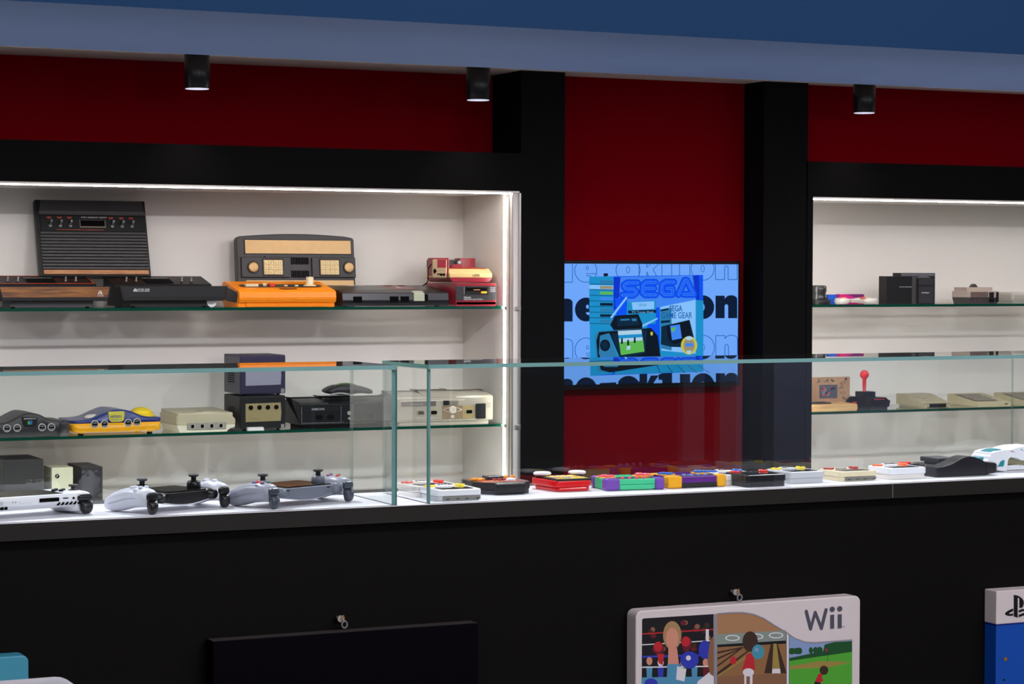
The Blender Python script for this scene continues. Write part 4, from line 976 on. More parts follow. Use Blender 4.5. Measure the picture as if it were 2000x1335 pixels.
# ============================================================ large handhelds on the left of the counter
def ringx(cx, cz, rx, rz_, n=20, e=2.4):
    out = []
    for i in range(n):
        a = 2*PI*i/n; c_, s_ = math.cos(a), math.sin(a)
        out.append((cx+rx*abs(c_)**(2/e)*(1 if c_ >= 0 else -1), cz+rz_*abs(s_)**(2/e)*(1 if s_ >= 0 else -1)))
    return out
def portal(label, cx, cy, pr, rz, shell, frame, trig, colour_btn):
    P = onZ(cx, cy, ZC); P = onY(cx, cy, max(P.y, YC+.031)); P.z = ZC
    L = span(P, rz, pr, cy)
    t = thing('handheld_console', label, 'handheld console', P, rz, 'large handhelds in the left glass case')
    X1 = L+.012
    for side in (0, 1):
        def fxx(x): return x-.022 if side == 0 else X1-x+.0
        # grip: sections run from the trigger face to the tail, which drops to the table
        secs = []
        for y, w, c_, zl, zh in ((.004, .017, .028, .014, .042), (.012, .020, .028, .013, .0475), (.032, .0225, .028, .012, .0505), (.055, .0225, .026, .009, .0495), (.078, .021, .022, .003, .044), (.098, .018, .017, .0, .036), (.112, .013, .013, .003, .027), (.119, .005, .011, .009, .019)):
            cc = fxx(c_); secs.append([(x, y, z) for x, z in ringx(cc, (zl+zh)/2, w, (zh-zl)/2)])
        b = MB(); b.loft(secs); g = b.build('grip', shell, t)
        b = MB(); s2 = []
        for y, w, c_, zl, zh in ((.006, .0182, .028, .0285, .0290), (.032, .0229, .028, .030, .0305), (.055, .0229, .026, .027, .0275), (.078, .0214, .022, .021, .0215), (.098, .0184, .017, .016, .0165)):
            s2.append([(x, y, z) for x, z in ringx(fxx(c_), (zl+zh)/2, w, (zh-zl)/2, 20, 6)])
        b.loft(s2); b.build('shell_seam', C_dark if shell is C_pwhite else pc('grey_seam', 90, 92, 104), g)
        # inner neck towards the screen, in the frame colour
        b = MB(); s3 = []
        for y, w, zl, zh in ((.003, .011, .019, .037), (.02, .012, .018, .039), (.055, .012, .016, .040), (.08, .008, .018, .034)):
            s3.append([(x, y, z) for x, z in ringx(fxx(.053), (zl+zh)/2, w, (zh-zl)/2, 16)])
        b.loft(s3); b.build('neck', frame, t)
        b = MB(); b.box(fxx(.0165), -.005, .0255, fxx(.0405), .012, .0415, b=.006, seg=4); b.build('bumper', trig, t)
        b = MB(); b.loft([[(x, y, zz) for x, y in ringx(fxx(.028), yc, w_, d_, 16, 3)] for zz, yc, w_, d_ in ((.0252, .002, .0105, .008), (.018, .000, .0105, .009), (.010, -.001, .0095, .0085), (.004, .0, .0075, .007), (.0008, .001, .004, .004))]); b.build('trigger', trig, t)
        sx_ = fxx(.044) if side == 0 else fxx(.062)
        b = MB(); b.lathe((sx_, .052, .044 if side == 0 else .036), [(.014, 0), (.0135, .006 if side == 0 else .012), (.011, .008 if side == 0 else .0155)], 24); b.build('stick_collar', frame, t)
        zs = .0515
        b = MB(); b.lathe((sx_, .052, zs), [(.005, 0), (.005, .007), (.0095, .0085), (.0105, .0105), (.0095, .0125), (.006, .0118), (.002, .0115)], 24); b.build('thumb_stick', K_dgrey, t)
        sp_ = [(.020, .040), (.034, .026), (.020, .026), (.008, .036)] if side == 0 else [(.030, .030), (.018, .040), (.032, .054), (.020, .062)]
        for i, (x, y) in enumerate(sp_):
            rbtn(t, fxx(x), y, .0495, .0045, colour_btn[i % len(colour_btn)], .003)
    # curved front bar and screen slab
    xa, xb = .030, X1-.052
    arc = [(xa+(xb-xa)*i/14, .0215-.0085*math.sin(PI*i/14)-.0) for i in range(15)]
    b = MB(); b.prism([(xb, .036), (xa, .036)]+arc, 'y', .008, .10, .0015); b.build('screen_body', frame, t)
    arc2 = [(xa+(xb-xa)*i/14, .0200-.0100*math.sin(PI*i/14)) for i in range(15)]
    b = MB(); b.prism(arc[::-1]+arc2, 'y', .010, .10); b.build('back_shell', shell, t)
    b = MB(); b.box(xa+.024, .016, .036, xb-.008, .112, .0385, b=.0008); b.build('screen', pc('dark_glossy_screen', 26, 24, 20, rough=.05, coat=.6), t)
    for u in (.10, .82): b = MB(); b.box(xa+(xb-xa)*u, .0068, .0315, xa+(xb-xa)*(u+.05), .009, .0330); b.build('speaker_slot', K_void, t)
    for u in (.06, .13, .80, .86): b = MB(); b.box(xa+(xb-xa)*u, .0066, .0235, xa+(xb-xa)*(u+.042), .009, .0262, b=.001); b.build('edge_button', frame, t)
    return t
C_pwhite = pc('soft_white_plastic', 208, 210, 222, 1.12, rough=.35, var=.02)
C_pgrey = pc('blue_grey_plastic', 148, 150, 164, 1.12, rough=.35, var=.02)
C_pframe = pc('slate_grey_plastic', 104, 108, 122, 1.15, rough=.35)
C_trig = pc('slate_trigger_plastic', 62, 66, 78, 1.2, rough=.25)
portal('white grip handheld with a black screen frame, left of the all grey one', 293, 1009, 451, .38, C_pwhite, C_black, C_black, [C_pwhite])
portal('all grey handheld with black sticks and coloured symbol buttons in the left case', 531, 994.5, 692, .38, C_pgrey, C_pframe, C_trig, [C_red, pc('green_symbol', 60, 110, 90), pc('pink_symbol', 170, 100, 130), pc('violet_symbol', 90, 90, 140)])
# white windows style handheld at the left
rz = .235; PR = onZ(181, 1003, ZC); L = .275
P = Vector((PR.x-L*math.cos(rz), PR.y-L*math.sin(rz), ZC)); 
t = thing('handheld_console', 'flat white handheld with dark screen and slanted vents, cut by the left edge', 'handheld console', P, rz, 'large handhelds in the left glass case')
h0, h1 = .020, .041
b = MB(); D = .108
b.prism([(.002, h0+.004), (0, h0+.014), (.003, h1), (D-.004, h1), (D, h0+.014), (D-.004, h0), (.012, h0-.005)], 'x', .02, L-.02, .0015); b.build('body', C_white, t)
for s_ in (0, 1):
    secs = []
    for y, w, zl, zh in ((.004, .018, .008, .040), (.02, .026, .004, .0425), (.05, .030, .002, .0425), (.08, .029, .000, .042), (.105, .024, .002, .038), (.118, .012, .010, .030)):
        secs.append([(x, y, z) for x, z in ringx(.016 if s_ == 0 else L-.018, (zl+zh)/2, w, (zh-zl)/2, 20, 3.2)])
    b = MB(); b.loft(secs); b.build('grip', C_white, t)
    x0, x1 = (-.006, .030) if s_ == 0 else (L-.032, L-.001)
    b = MB(); b.box(x0, -.006, .026, x1, .012, .0385, b=.005, seg=3); b.build('bumper', C_black, t)
    b = MB(); b.loft([[(x, y, zz) for x, y in ringx((x0+x1)/2+.003, yc, w_, d_, 16, 3)] for zz, yc, w_, d_ in ((.0252, .002, .0135, .008), (.018, .000, .0130, .009), (.010, -.001, .0115, .0085), (.004, .0, .009, .007), (.0012, .001, .005, .004))]); b.build('trigger', C_black, t)
b = MB(); b.box(.062, .012, h1-.001, L-.055, .098, h1+.0008, b=.0006); b.build('screen', pc('dark_olive_screen', 66, 62, 52, 1.1, rough=.07, coat=.5), t)
b = MB(); b.lathe((L-.014, .050, h1), [(.011, 0), (.010, .002), (.0045, .003), (.0045, .007), (.009, .0085), (.0095, .0105), (.008, .012), (.003, .0112)], 24); b.build('thumb_stick', K_dgrey, t)
for x, y in ((.040, .050), (.030, .060), (.040, .070), (.050, .060)): rbtn(t, L-x+.0, y, h1, .0046, K_blk, .004)
b = MB(); b.box(L*.60, -.0012, h0+.0085, L*.745, .004, h0+.0155); b.build('port_opening', K_void, t)
b = MB(); b.box(L*.775, -.0012, h0+.0125, L*.815, .004, h0+.0142); b.build('card_slot', K_void, t)
b = MB(); b.cyl((L*.855, -.001, h0+.0125), .0022, .003, 'y', 14); b.build('headphone_jack', K_void, t)
b = MB(); b.box(L*.285, -.0006, h0+.0085, L*.335, .002, h0+.0145, b=.0005); b.build('power_button', C_lgrey, t)
b = MB(); b.box(L*.455, -.0005, h0+.009, L*.555, .002, h0+.014, b=.0005); b.build('volume_button', C_white, t)
for x in (.405, .425): b = MB(); b.cyl((L*x, -.0008, h0+.0115), .0008, .002, 'y', 8); b.build('indicator', K_void, t)
for i in range(7):
    x = L*(.735+.031*i); b = MB(); b.prism([(x, h0+.0005), (x+.003, h0+.0005), (x+.006, h0+.006), (x+.003, h0+.006)], 'y', -.0005, .006); b.build('vent_slot', K_void, t)
    x = L*(.175+.029*i); b = MB(); b.prism([(x, h0-.001), (x+.0042, h0-.001), (x+.0044, h0+.004), (x+.0002, h0+.004)], 'y', -.0005, .006); b.build('vent_slot', K_void, t)
# ============================================================ right cabinet, upper shelf
YR_ = 7.062
def rfoot(cx, pl=None, pr=None, z=Z1R, Yf=YR_): return foot(cx, Yf, z, pl, pr)
def fixx(P): P.x = max(P.x, 4.497); return P
P, W, D, k = rfoot(1590, None, 1627)
P.x += .006; t = thing('lens_gadget', 'dark round lens-like gadget on an octagonal base, in the upper right shelf', 'gadget', (P.x+.002, P.y, Z1R))
r = W*.5
b = MB(); b.lathe((r, r, 0), [(r*.98, 0), (r, .004), (r, .016), (r*.9, .018)], 8); b.build('base', K_blk, t)
b = MB(); b.lathe((r*.86, r, .017), [(r*.80, 0), (r*.66, .010), (r*.66, .026), (r*.72, .030), (r*.72, .049), (r*.60, .053), (r*.5, .051)], 32); b.build('lens_barrel', pm('gunmetal_plastic', 60, 60, 60, rough=.25), t)
P, W, D, k = rfoot(1616, None, 1633, Yf=7.12)
b = MB(); b.box(0, 0, 0, W, .012, .036, b=.001); o = b.build('blue_card_box', pm('cobalt_card', 8, 80, 185, 1.25, rough=.4)); o.location = P; tag(o, 'small cobalt blue box standing behind the dark lens-like gadget', 'box')
P, W, D, k = rfoot(1639, None, 1687, Yf=7.13)
t = thing('small_box', 'magenta box standing behind the white ring shaped gadget', 'box', P)
b = MB(); b.box(0, 0, 0, W, .03, .037, b=.001); b.build('body', pm('magenta_card', 176, 20, 110, 1.3, rough=.4), t)
b = MB(); b.poly([(W*.3, -.0005, .0365), (W*.98, -.0005, .0365), (W*.98, -.0005, .010)]); b.build('printed_corner', pm('purple_card', 90, 20, 90, rough=.4), t)
P, W, D, k = rfoot(1643, None, 1719)
t = thing('ring_gadget', 'white curved gadget with two orange pads, in front of the magenta box', 'gadget', P)
b = MB(); pts = spline([(.012, .012, .012), (.012, .05, .012), (W*.35, .075, .014), (W*.65, .075, .014), (W-.014, .05, .012), (W-.014, .012, .012)], 6); b.tube(pts, .0115, 12); b.ell((.024, .02, .012), .024, .016, .0115, 20, 10); b.ell((W-.030, .02, .012), .028, .016, .0115, 20, 10); b.build('body', pm('gloss_white_plastic', 205, 203, 194, 1.0, rough=.25), t)
b = MB(); b.box(W*.36, .03, .006, W*.66, .05, .017, b=.002); b.build('grey_insert', pm('warm_grey_insert', 170, 162, 150), t)
for u in (.26, .76): b = MB(); b.ell((W*u, .055, .0235), .013, .010, .003, 16, 8); b.build('orange_pad', pm('vivid_orange', 250, 80, 30, 1.25, rough=.3), t)
def vbox(cx, pr, ptop, Yf, label, front, parts, d=.05):
    P, W, D, k = rfoot(cx, None, pr, Yf=Yf); h = zY(cx, ptop, Yf)-Z1R
    t = thing('product_box', label, 'box', P)
    b = MB(); b.box(0, 0, 0, W, d, h, b=.001); b.build('carton', front, t)
    return t, P, W, h
t, P, W, h = vbox(1730, 1788, 539, YR_, 'tall black product box with a thin white line of text and rounded grey edge', K_blk, None)
b = MB(); b.text('FIGHTING COMMANDER', (W*.43, -.0008, h*.60), h=.003, w=W*.42); b.build('printing', K_whitepr, t)
b = MB(); b.box(W*.86, -.0008, .001, W*.995, .002, h-.001, b=.0004); b.build('grey_edge', pm('grey_card', 72, 70, 68), t)
t, P, W, h = vbox(1757, 1825, 532.5, YR_+.055, 'second black product box with a grey rimmed window, behind the first one', K_blk, None)
b = MB(); b.box(W*.02, -.001, h*.90, W*.98, .001, h*.99); b.prism([(W*.55+x, h*.84+z) for x, z in [(-.02, 0), (.055, 0), (.035, .006), (.018, .011), (0, .006)]], 'y', -.0015, .001); b.build('grey_rim', pm('grey_card_2', 84, 84, 90), t)
b = MB(); b.box(W*.52, -.0016, h*.60, W*.95, .001, h*.82); b.box(W*.52, -.0016, .002, W*.95, .001, h*.57); b.mi = 1; b.text('Artisan', (W*.60, -.0022, h*.34), h=.005, w=W*.22, off=.02); b.build('window', [K_char, K_whitepr], t)
# grey front loading console
P, W, D, k = rfoot(1893, 1858, 1950)
t = thing('game_console', 'small two tone grey front loading console, right of the tall black boxes', 'game console', P)
D = min(D, .19); h = .048
b = MB(); b.prism([(0, .024), (W, .024), (W, h-.001), (W-.003, h), (.003, h), (0, h-.001)], 'y', 0, D, .001); b.build('upper_shell', pm('warm_grey_plastic', 158, 144, 134, 1.25, rough=.4), t)
b = MB(); b.prism([(.008, 0), (W-.008, 0), (W, .0235), (0, .0235)], 'y', .002, D, .001); b.build('lower_shell', pm('dark_warm_grey', 74, 68, 70, 1.3, rough=.4), t)
b = MB(); b.box(W*.02, -.0015, .0245, W*.62, .002, h-.003); b.mi = 1; b.text('Nintendo', (W*.14, -.0022, .036), h=.004, w=W*.2); b.text('VERSION', (W*.36, -.0022, .030), h=.003, w=W*.15); b.build('cartridge_flap', [pm('flap_grey', 92, 80, 74), pm('dull_red_print', 130, 40, 40)], t)
b = MB(); b.box(W*.66, -.002, .004, W*.82, .002, h-.004, b=.001); b.box(W*.90, -.0015, .006, W*.98, .002, h-.004); b.build('dark_strip', K_blk, t)
for u in (.14, .27): b = MB(); b.box(W*u, -.0015, .010, W*(u+.08), .002, .016, b=.0005); b.build('square_button', pm('maroon_button', 90, 50, 54), t)
for u in (.67, .77): b = MB(); b.cyl((W*u+.004, -.003, .013), .004, .003, 'y', 12); b.build('controller_port', K_void, t)
b = MB(); b.box(W*.32, .08, h, W*1.22, .16, h+.014, b=.001); o = b.build('flat_box', MATS['warm_grey_plastic']); o.location = P; tag(o, 'flat grey box lying on top of the two tone grey console', 'box')
b = MB(); b.prism([(-.016, 0), (.016, 0), (.003, .013), (-.003, .013)], 'y', 0, .02, .001); o = b.build('pyramid_piece', K_dgrey); o.location = (P.x+W*.72, P.y+.10, Z1R+h+.014); tag(o, 'small dark triangular piece on top of the grey boxes', 'trinket')
P, W, D, k = rfoot(1976, None, 2090)
t = thing('game_console', 'pale grey rounded console cut by the right edge of the photo, upper shelf', 'game console', P)
b = MB(); b.box(0, 0, .008, W, .18, .043, b=.012, seg=4); b.build('upper_shell', pm('pale_grey_shell', 150, 146, 138, 1.3, rough=.4), t)
b = MB(); b.box(.006, .004, 0, W-.006, .17, .012, b=.003); b.build('lower_shell', pm('greenish_grey_shell', 132, 136, 126, 1.3, rough=.4), t)
# ============================================================ right cabinet, lower shelf
Z = Z2R
P = onY(1587, 795, YR_); W = span(Vector((4.497, YR_, 0)), 0, 1676)
t = thing('home_computer', 'wooden panelled home computer with dark keys and a printed backboard with sketches', 'computer', (4.497, YR_, Z))
M_plank = woodmat('pale_wood_panel', rgb(196, 158, 108, 1.3), rgb(176, 136, 88, 1.3), 2, 14, .5)
b = MB(); b.prism([(.004, 0), (0, .006), (0, .020), (.004, .0235), (.105, .027), (.105, 0)], 'x', 0, W, .002); b.build('base', M_plank, t)
hb = zY(1620, 736, YR_+.11)-Z
WB = onY(1660, 760, YR_+.108).x-4.497
b = MB(); b.box(0, .108, .0, WB, .118, hb, b=.001); b.build('backboard', woodmat('tan_board', rgb(160, 126, 96, 1.35), rgb(146, 112, 84, 1.35), 0, 8, .6), t)
b = MB(); b.box(.0, .03, .024, W*.68, .10, .0245)
keys = b.build('keyboard', K_char, t)
for j in range(3):
    for i in range(11): b = MB(); b.box(.004+i*(W*.059), .035+j*.02, .0245, .004+i*(W*.059)+W*.045, .050+j*.02, .0295+j*.0005, b=.0008); b.build('key', K_dgrey, keys)
WF = W; W = WB*.99
b = MB(); b.box(W*.56, .1068, hb*.34, W*.82, .109, hb*.76); b.mi = 1; b.text('STORY', (W*.58, .1062, hb*.68), h=.005, w=W*.16)
rn = random.Random(4)
for i in range(12): b.mi = rn.choice((1, 2, 3)); x = W*(.565+.2*rn.random()); z = hb*(.4+.26*rn.random()); b.box(x, .1063, z, x+W*.04, .1068, z+.006)
b.build('printed_picture', [pm('slate_print', 72, 76, 84), pm('pale_print', 120, 124, 134), pm('pink_print', 180, 60, 80), pm('blue_dark_print', 40, 44, 80)], t)
b = MB()
def squig(x, z, s, seed):
    r_ = random.Random(seed); pts = [(x+s*(r_.random()-.5)*1.6, .1066, z+s*(r_.random()-.5)*1.3) for _ in range(6)]; b.tube(spline(pts, 5), .0006, 4)
for i, (x, z, s) in enumerate(((.36, .78, .012), (.55, .90, .014), (.66, .90, .014), (.76, .90, .012), (.90, .82, .016), (.88, .66, .012), (.92, .48, .018), (.42, .42, .010), (.30, .30, .012), (.93, .34, .012))): squig(W*x, hb*z, s, i)
b.build('ink_sketches', K_char, t)
b = MB(); b.cyl((W*.95, .1065, hb*.93), .004, .002, 'y', 12); b.build('screw', K_void, t)
# round black base
P = onY(1668, 780, 7.16)
t = thing('round_stand', 'black half round object behind the wooden computer and the joystick', 'stand', (P.x, 7.16, Z))
b = MB(); b.prism([(.034*math.cos(PI*i/16)*1.0, .034*math.sin(PI*i/16)+.012) for i in range(17)]+[(-.034, 0), (.034, 0)], 'y', 0, .03, .002); b.build('body', K_blk, t)
b = MB(); b.ell((.004, -.003, .022), .015, .004, .004, 14, 8); b.build('red_trim', pm('red_trim', 190, 60, 50), t)
# joystick
P, W, D, k = foot(1701, YR_, Z, 1668, 1740)
t = thing('joystick', 'black joystick with a tall red ball topped stick, beside the wooden computer', 'joystick', P)
D = .11
b = MB()
b.hull8([(0, 0, .010), (W*.93, 0, .010), (W*.93, D, .010), (0, D, .010), (0, 0, .034), (W, 0, .034), (W, D, .036), (0, D, .036)], b=.003)
b.build('base', K_blk, t)
b = MB(); b.box(.0, .0, 0, W*.86, D, .012, b=.002); b.build('foot_plate', K_char, t)
b = MB(); b.prism([(W*.0, .034), (W*.96, .034), (W*.80, .0455), (0, .0455)], 'y', .002, D, .002); b.build('upper_step', K_blk, t)
b = MB(); b.box(-.012, .035, .045, W*.52, .085, .066, b=.002); b.build('stick_block', K_blk, t)
b = MB()
for i in range(4): b.box(W*(.20+.13*i), -.001, .0365, W*(.29+.13*i), .004, .0405, b=.0008)
b.build('red_light_row', pm('red_marks', 170, 40, 50), t)
b = MB(); zt = zY(1706, 737, YR_+.05)-Z; b.lathe((W*.10, .055, .062), [(.009, 0), (.007, .004), (.0062, .006), (.0085, zt-.062)], 20); b.lathe((W*.10, .055, .062), [(.012, 0), (.011, .004)], 16); b.build('stick', pm('red_stick_plastic', 176, 24, 34, 1.3, rough=.3), t)
b = MB(); zb_ = zY(1706, 731, YR_+.05)-Z; b.ell((W*.10, .055, zb_), .0172, .0172, .0172, 28, 18); b.build('ball_top', pm('red_ball_plastic', 205, 30, 36, 1.3, rough=.25), t)
# beige angular unit
P, W, D, k = foot(1808, YR_, Z, 1760, 1862)
M_bei = pm('beige_olive_plastic', 160, 150, 122, 1.25, rough=.45); M_bei2 = pm('sand_plastic', 178, 166, 134, 1.25, rough=.45); M_bdk = pm('brown_grey_recess', 92, 78, 68)
t = thing('game_console', 'beige angular wedge shaped console with a dark front slot, right of the red joystick', 'game console', P)
b = MB(); b.prism([(0, .004), (0, .019), (.006, .0205), (.12, .048), (.18, .048), (.18, .008)], 'x', -.008, W*.92, .002); b.build('body', M_bei, t)
b = MB(); b.box(-.010, -.004, .0185, W, .03, .0215, b=.0008); b.build('front_ledge', M_bei2, t)
b = MB(); b.box(W*.15, -.001, .002, W*.75, .004, .016); b.build('front_slot', K_blk, t)
b = MB(); b.poly([(-.004, .02, .0236), (W*.7, .02, .0236), (W*.55, .055, .0320), (-.008, .055, .0320)], 0); b.poly([(W*.0, .075, .0372), (W*.25, .075, .0372), (W*.25, .088, .0402), (W*.0, .088, .0402)], 1); b.poly([(W*.22, .060, .0336), (W*.4, .060, .0336), (W*.4, .066, .035), (W*.22, .066, .035)], 1); b.build('printing', [M_bdk, K_dgrey], t)
for x in (.0, W*.86):
    b = MB(); b.box(x, .004, 0, x+.012, .17, .008, b=.001); b.build('foot_rail', M_bei, t)
# beige keyboard computers
def kbd(cx, pl, pr, label):
    P, W, D, k = foot(cx, YR_, Z, pl, pr)
    t = thing('home_computer', label, 'computer', P); D = .20
    b = MB(); b.prism([(0, 0), (0, .013), (.004, .016), (D*.9, .042), (D, .040), (D, .002)], 'x', 0, W, .002); b.build('body', M_bei2, t)
    def q(u, v, e=.0): return Vector((W*u, .004+(D*.9-.004)*v, .016+.026*v+e))
    b = MB(); b.poly([q(.02, .12, .0006), q(.74, .12, .0006), q(.74, .88, .0006), q(.02, .88, .0006)]); kb = b.build('keyboard', M_bdk, t)
    for j in range(4):
        for i in range(10):
            b = MB(); a = q(.07+.065*i+.01*(j % 2), .18+.17*j, .0); b.box(a.x, a.y, a.z, a.x+W*.052, a.y+.022, a.z+.0055, b=.001); b.build('key', pm('grey_beige_key', 148, 140, 124, 1.2), kb)
    b = MB(); b.box(W*.80, .0-.0006, .006, W*.9, .002, .011); b.build('label_plate', M_bdk, t)
    return t
kbd(1912, 1866, 1976, 'beige wedge home computer with a full keyboard, right of the angular beige console')
kbd(2004, 1975, 2090, 'second beige keyboard computer, mostly cut by the right edge of the photo')
# ============================================================ wall screen
YT = 7.04
def tvp(px, py, y=0.0): p = onY(px, py, YT); return Vector((p.x, y, p.z))
A = tvp(1102, 516); B_ = tvp(1440.5, 745)
zt0, zt1 = 1.149, 1.570; xr = B_.x; xl = xr-(zt1-zt0)*16/9
T = thing('television', 'flat wall screen showing a bright blue video game advertisement on the red wall', 'television', (xl, YT, zt0))
Wt = xr-xl; Ht = zt1-zt0
def E_(name, r, g, b, k=1.0): return mat(name, (0, 0, 0, 1), .6, spec=.1, emit=rgb(r, g, b, 1), es=k)
b = MB(); b.box(-.010, .001, -.016, Wt+.010, .045, Ht+.012, b=.002); b.build('bezel', mat('black_bezel', rgb(14, 14, 16), .2, var=0), T)
mts = [E_('screen_sky', 108, 165, 255), E_('screen_navy', 0, 22, 52), E_('screen_outline', 14, 90, 170), E_('screen_cyan', 20, 140, 200), E_('screen_blue', 0, 80, 240), E_('screen_dark_teal', 0, 36, 60),
       E_('screen_pale', 130, 190, 250), E_('screen_green', 90, 180, 80), E_('screen_yellow', 190, 190, 70), E_('screen_mid', 60, 130, 240), E_('screen_tan', 150, 140, 110), E_('screen_teal_grey', 40, 120, 170), E_('screen_black', 0, 16, 32), E_('screen_deep_blue', 0, 50, 200), E_('screen_skin', 170, 205, 230)]
SKY, NAVY, OUT, CYAN, BLU, DTEAL, PALE, GRN, YEL, MID, TAN, TG, BLK, DB, LT = range(15)
b = MB(); lay = [0]
ox = Vector((xl, YT, zt0))
def V(px, py):
    p = onY(px, py, YT); lay_y = -.0002-.00001*lay[0]
    return Vector((min(max(p.x-xl, 0), Wt), lay_y, min(max(p.z-zt0, 0), Ht)))
def SP(mi, pts): lay[0] += 1; b.poly([V(*p) for p in pts], mi)
def TX(mi, s, px, py, hpx, wpx, **kw):
    lay[0] += 1; b.mi = mi; o = V(px, py); s1 = mpp(onY(px, py, YT)); w = V(px+wpx, py).x-o.x
    b.text(s, o, h=hpx*s1, w=w, **kw)
b.poly([Vector((0, 0, 0)), Vector((Wt, 0, 0)), Vector((Wt, 0, Ht)), Vector((0, 0, Ht))], SKY)
# rows of the repeated word
def letterrow(base, hh, mi_, outl):
    # n e . a k t i o n with the pixel columns read off the screen
    for ch, x, w in (('n', 1077, 41), ('e', 1122.5, 43), ('a', 1203, 47), ('k', 1248, 36), ('t', 1290, 24), ('i', 1327, 20), ('o', 1349.5, 45), ('n', 1397, 42.5)):
        y = base(x); top = y-hh
        if ch == 'n': pts = [(x, y), (x, top+1), (x+w*.42, top+1), (x+w*.43, top+7)]+[(x+w*(.72-.28*math.cos(a)), top+8-8*math.sin(a)) for a in [PI*i/8 for i in range(1, 9)]]+[(x+w, y), (x+w*.58, y), (x+w*.58, y-hh*.55), (x+w*.5, y-hh*.62), (x+w*.42, y-hh*.55), (x+w*.42, y)]
        elif ch in 'oae': pts = [(x+w/2+w/2*math.cos(a), y-hh/2-hh/2*1.04*math.sin(a)) for a in [2*PI*i/28 for i in range(28)]]
        elif ch == 'k': pts = [(x, y), (x, top-14), (x+w*.42, top-14), (x+w*.42, y-hh*.6), (x+w*.62, top), (x+w*1.05, top), (x+w*.75, y-hh*.5), (x+w*1.1, y), (x+w*.62, y), (x+w*.42, y-hh*.4), (x+w*.42, y)]
        elif ch == 't': pts = [(x+w*.1, y), (x+w*.1, top+hh*.22), (x-w*.2, top+hh*.22), (x-w*.2, top), (x+w*.9, top-10), (x+w*.9, y)]
        else: pts = [(x, y), (x, top), (x+w, top), (x+w, y)]
        if not outl: SP(mi_, pts)
        else:
            n = len(pts)
            for i in range(n):
                (x0, y0), (x1, y1) = pts[i], pts[(i+1) % n]; dx, dy = x1-x0, y1-y0; l = math.hypot(dx, dy) or 1; nx, ny = -dy/l*.65, dx/l*.65
                if min(x0, x1) > 1439.5 or max(x0, x1) < 1102.5 or max(y0, y1) < 516.5: continue
                SP(mi_, [(x0+nx, y0+ny), (x1+nx, y1+ny), (x1-nx, y1-ny), (x0-nx, y0-ny)])
        if ch in 'oae':
            c_ = (x+w/2+(3 if ch == 'e' else 0), y-hh*(.62 if ch == 'e' else .5)); rx, ry = (2.8, 4) if ch == 'e' else (3.8, 7)
            q = circ(c_[0], c_[1], rx, 16, ry)
            if outl:
                q2 = circ(c_[0], c_[1], rx-1.1, 16, ry-1.1)
                for i in range(16):
                    SP(mi_, [q[i], q[(i+1) % 16], q2[(i+1) % 16], q2[i]])
            else: SP(SKY, q)
            if ch == 'e':
                q = [(c_[0]-3, y-hh*.38), (x+w, y-hh*.38), (x+w, y-hh*.30), (c_[0]+2, y-hh*.26), (c_[0]-2, y-hh*.30)]
                if not outl: SP(SKY, q)
                else: SP(mi_, [(q[0][0], q[0][1]), (x+w, q[0][1]), (x+w, q[0][1]+1.2), (q[0][0], q[0][1]+1.2)]); SP(mi_, [(c_[0]-2, y-hh*.30), (c_[0]+8, y-hh*.27), (c_[0]+8, y-hh*.24), (c_[0]-2, y-hh*.27)])
letterrow(lambda x: 550.5-(x-1101)*.0165, 44, OUT, True)
letterrow(lambda x: 627-(x-1101)*.020, 45, NAVY, False)
letterrow(lambda x: 707-(x-1101)*.024, 46, OUT, True)
letterrow(lambda x: 784-(x-1101)*.036, 46, NAVY, False)
SP(BLK, [(1178, 533.5), (1186.5, 533.3), (1186.5, 539), (1178, 539.5)])
SP(NAVY, [(1170.5, 747.5), (1202.5, 746), (1202.5, 762), (1170.5, 764)]); SP(NAVY, [(1207, 745.8), (1250, 744.2), (1250, 760), (1207, 762)]); SP(SKY, [(1202.8, 738), (1206.8, 738), (1206.4, 752), (1203.6, 752)])
# picture in the middle
SP(BLU, [(1150, 540), (1372, 536.5), (1372.5, 725.5), (1152, 733.5)])
SP(CYAN, [(1150, 540), (1197.5, 539.5), (1196, 610), (1195, 730), (1152, 733.5)])
for i, (c_, a) in enumerate(((TG, 0), (TAN, 0), (GRN, 0), (MID, 0), (NAVY, 0), (TG, 0), (DTEAL, 0), (TG, 0))):
    y = 545+i*11; SP(PALE if i == 1 else CYAN, [(1150, y), (1197, y+1), (1197, y+9), (1150, y+8)]); SP(DTEAL, [(1150, y+8.6), (1197, y+9.6), (1197, y+10.6), (1150, y+9.6)])
    SP(c_, [(1171, y+2), (1196, y+2.4), (1196, y+8), (1171, y+7.6)])
SP(9, [(1198, 541), (1372, 537), (1372, 600), (1198, 605)]); SP(DB, [(1198, 541), (1211, 541), (1206, 604), (1198, 605)]); SP(DB, [(1352, 538), (1364, 537), (1368, 600), (1360, 600)]); SP(BLU, [(1364, 537), (1372, 537), (1372, 600), (1366, 600)])
SP(MID, [(1262, 540), (1276, 540), (1276, 640), (1262, 640)])
SP(CYAN, [(1200, 606), (1372, 600), (1372, 725), (1200, 731)])
SP(BLU, [(1200, 582), (1224, 582), (1222, 632), (1204, 632)])
SP(BLU, [(1280, 600), (1287, 600), (1288, 690), (1262, 640)])
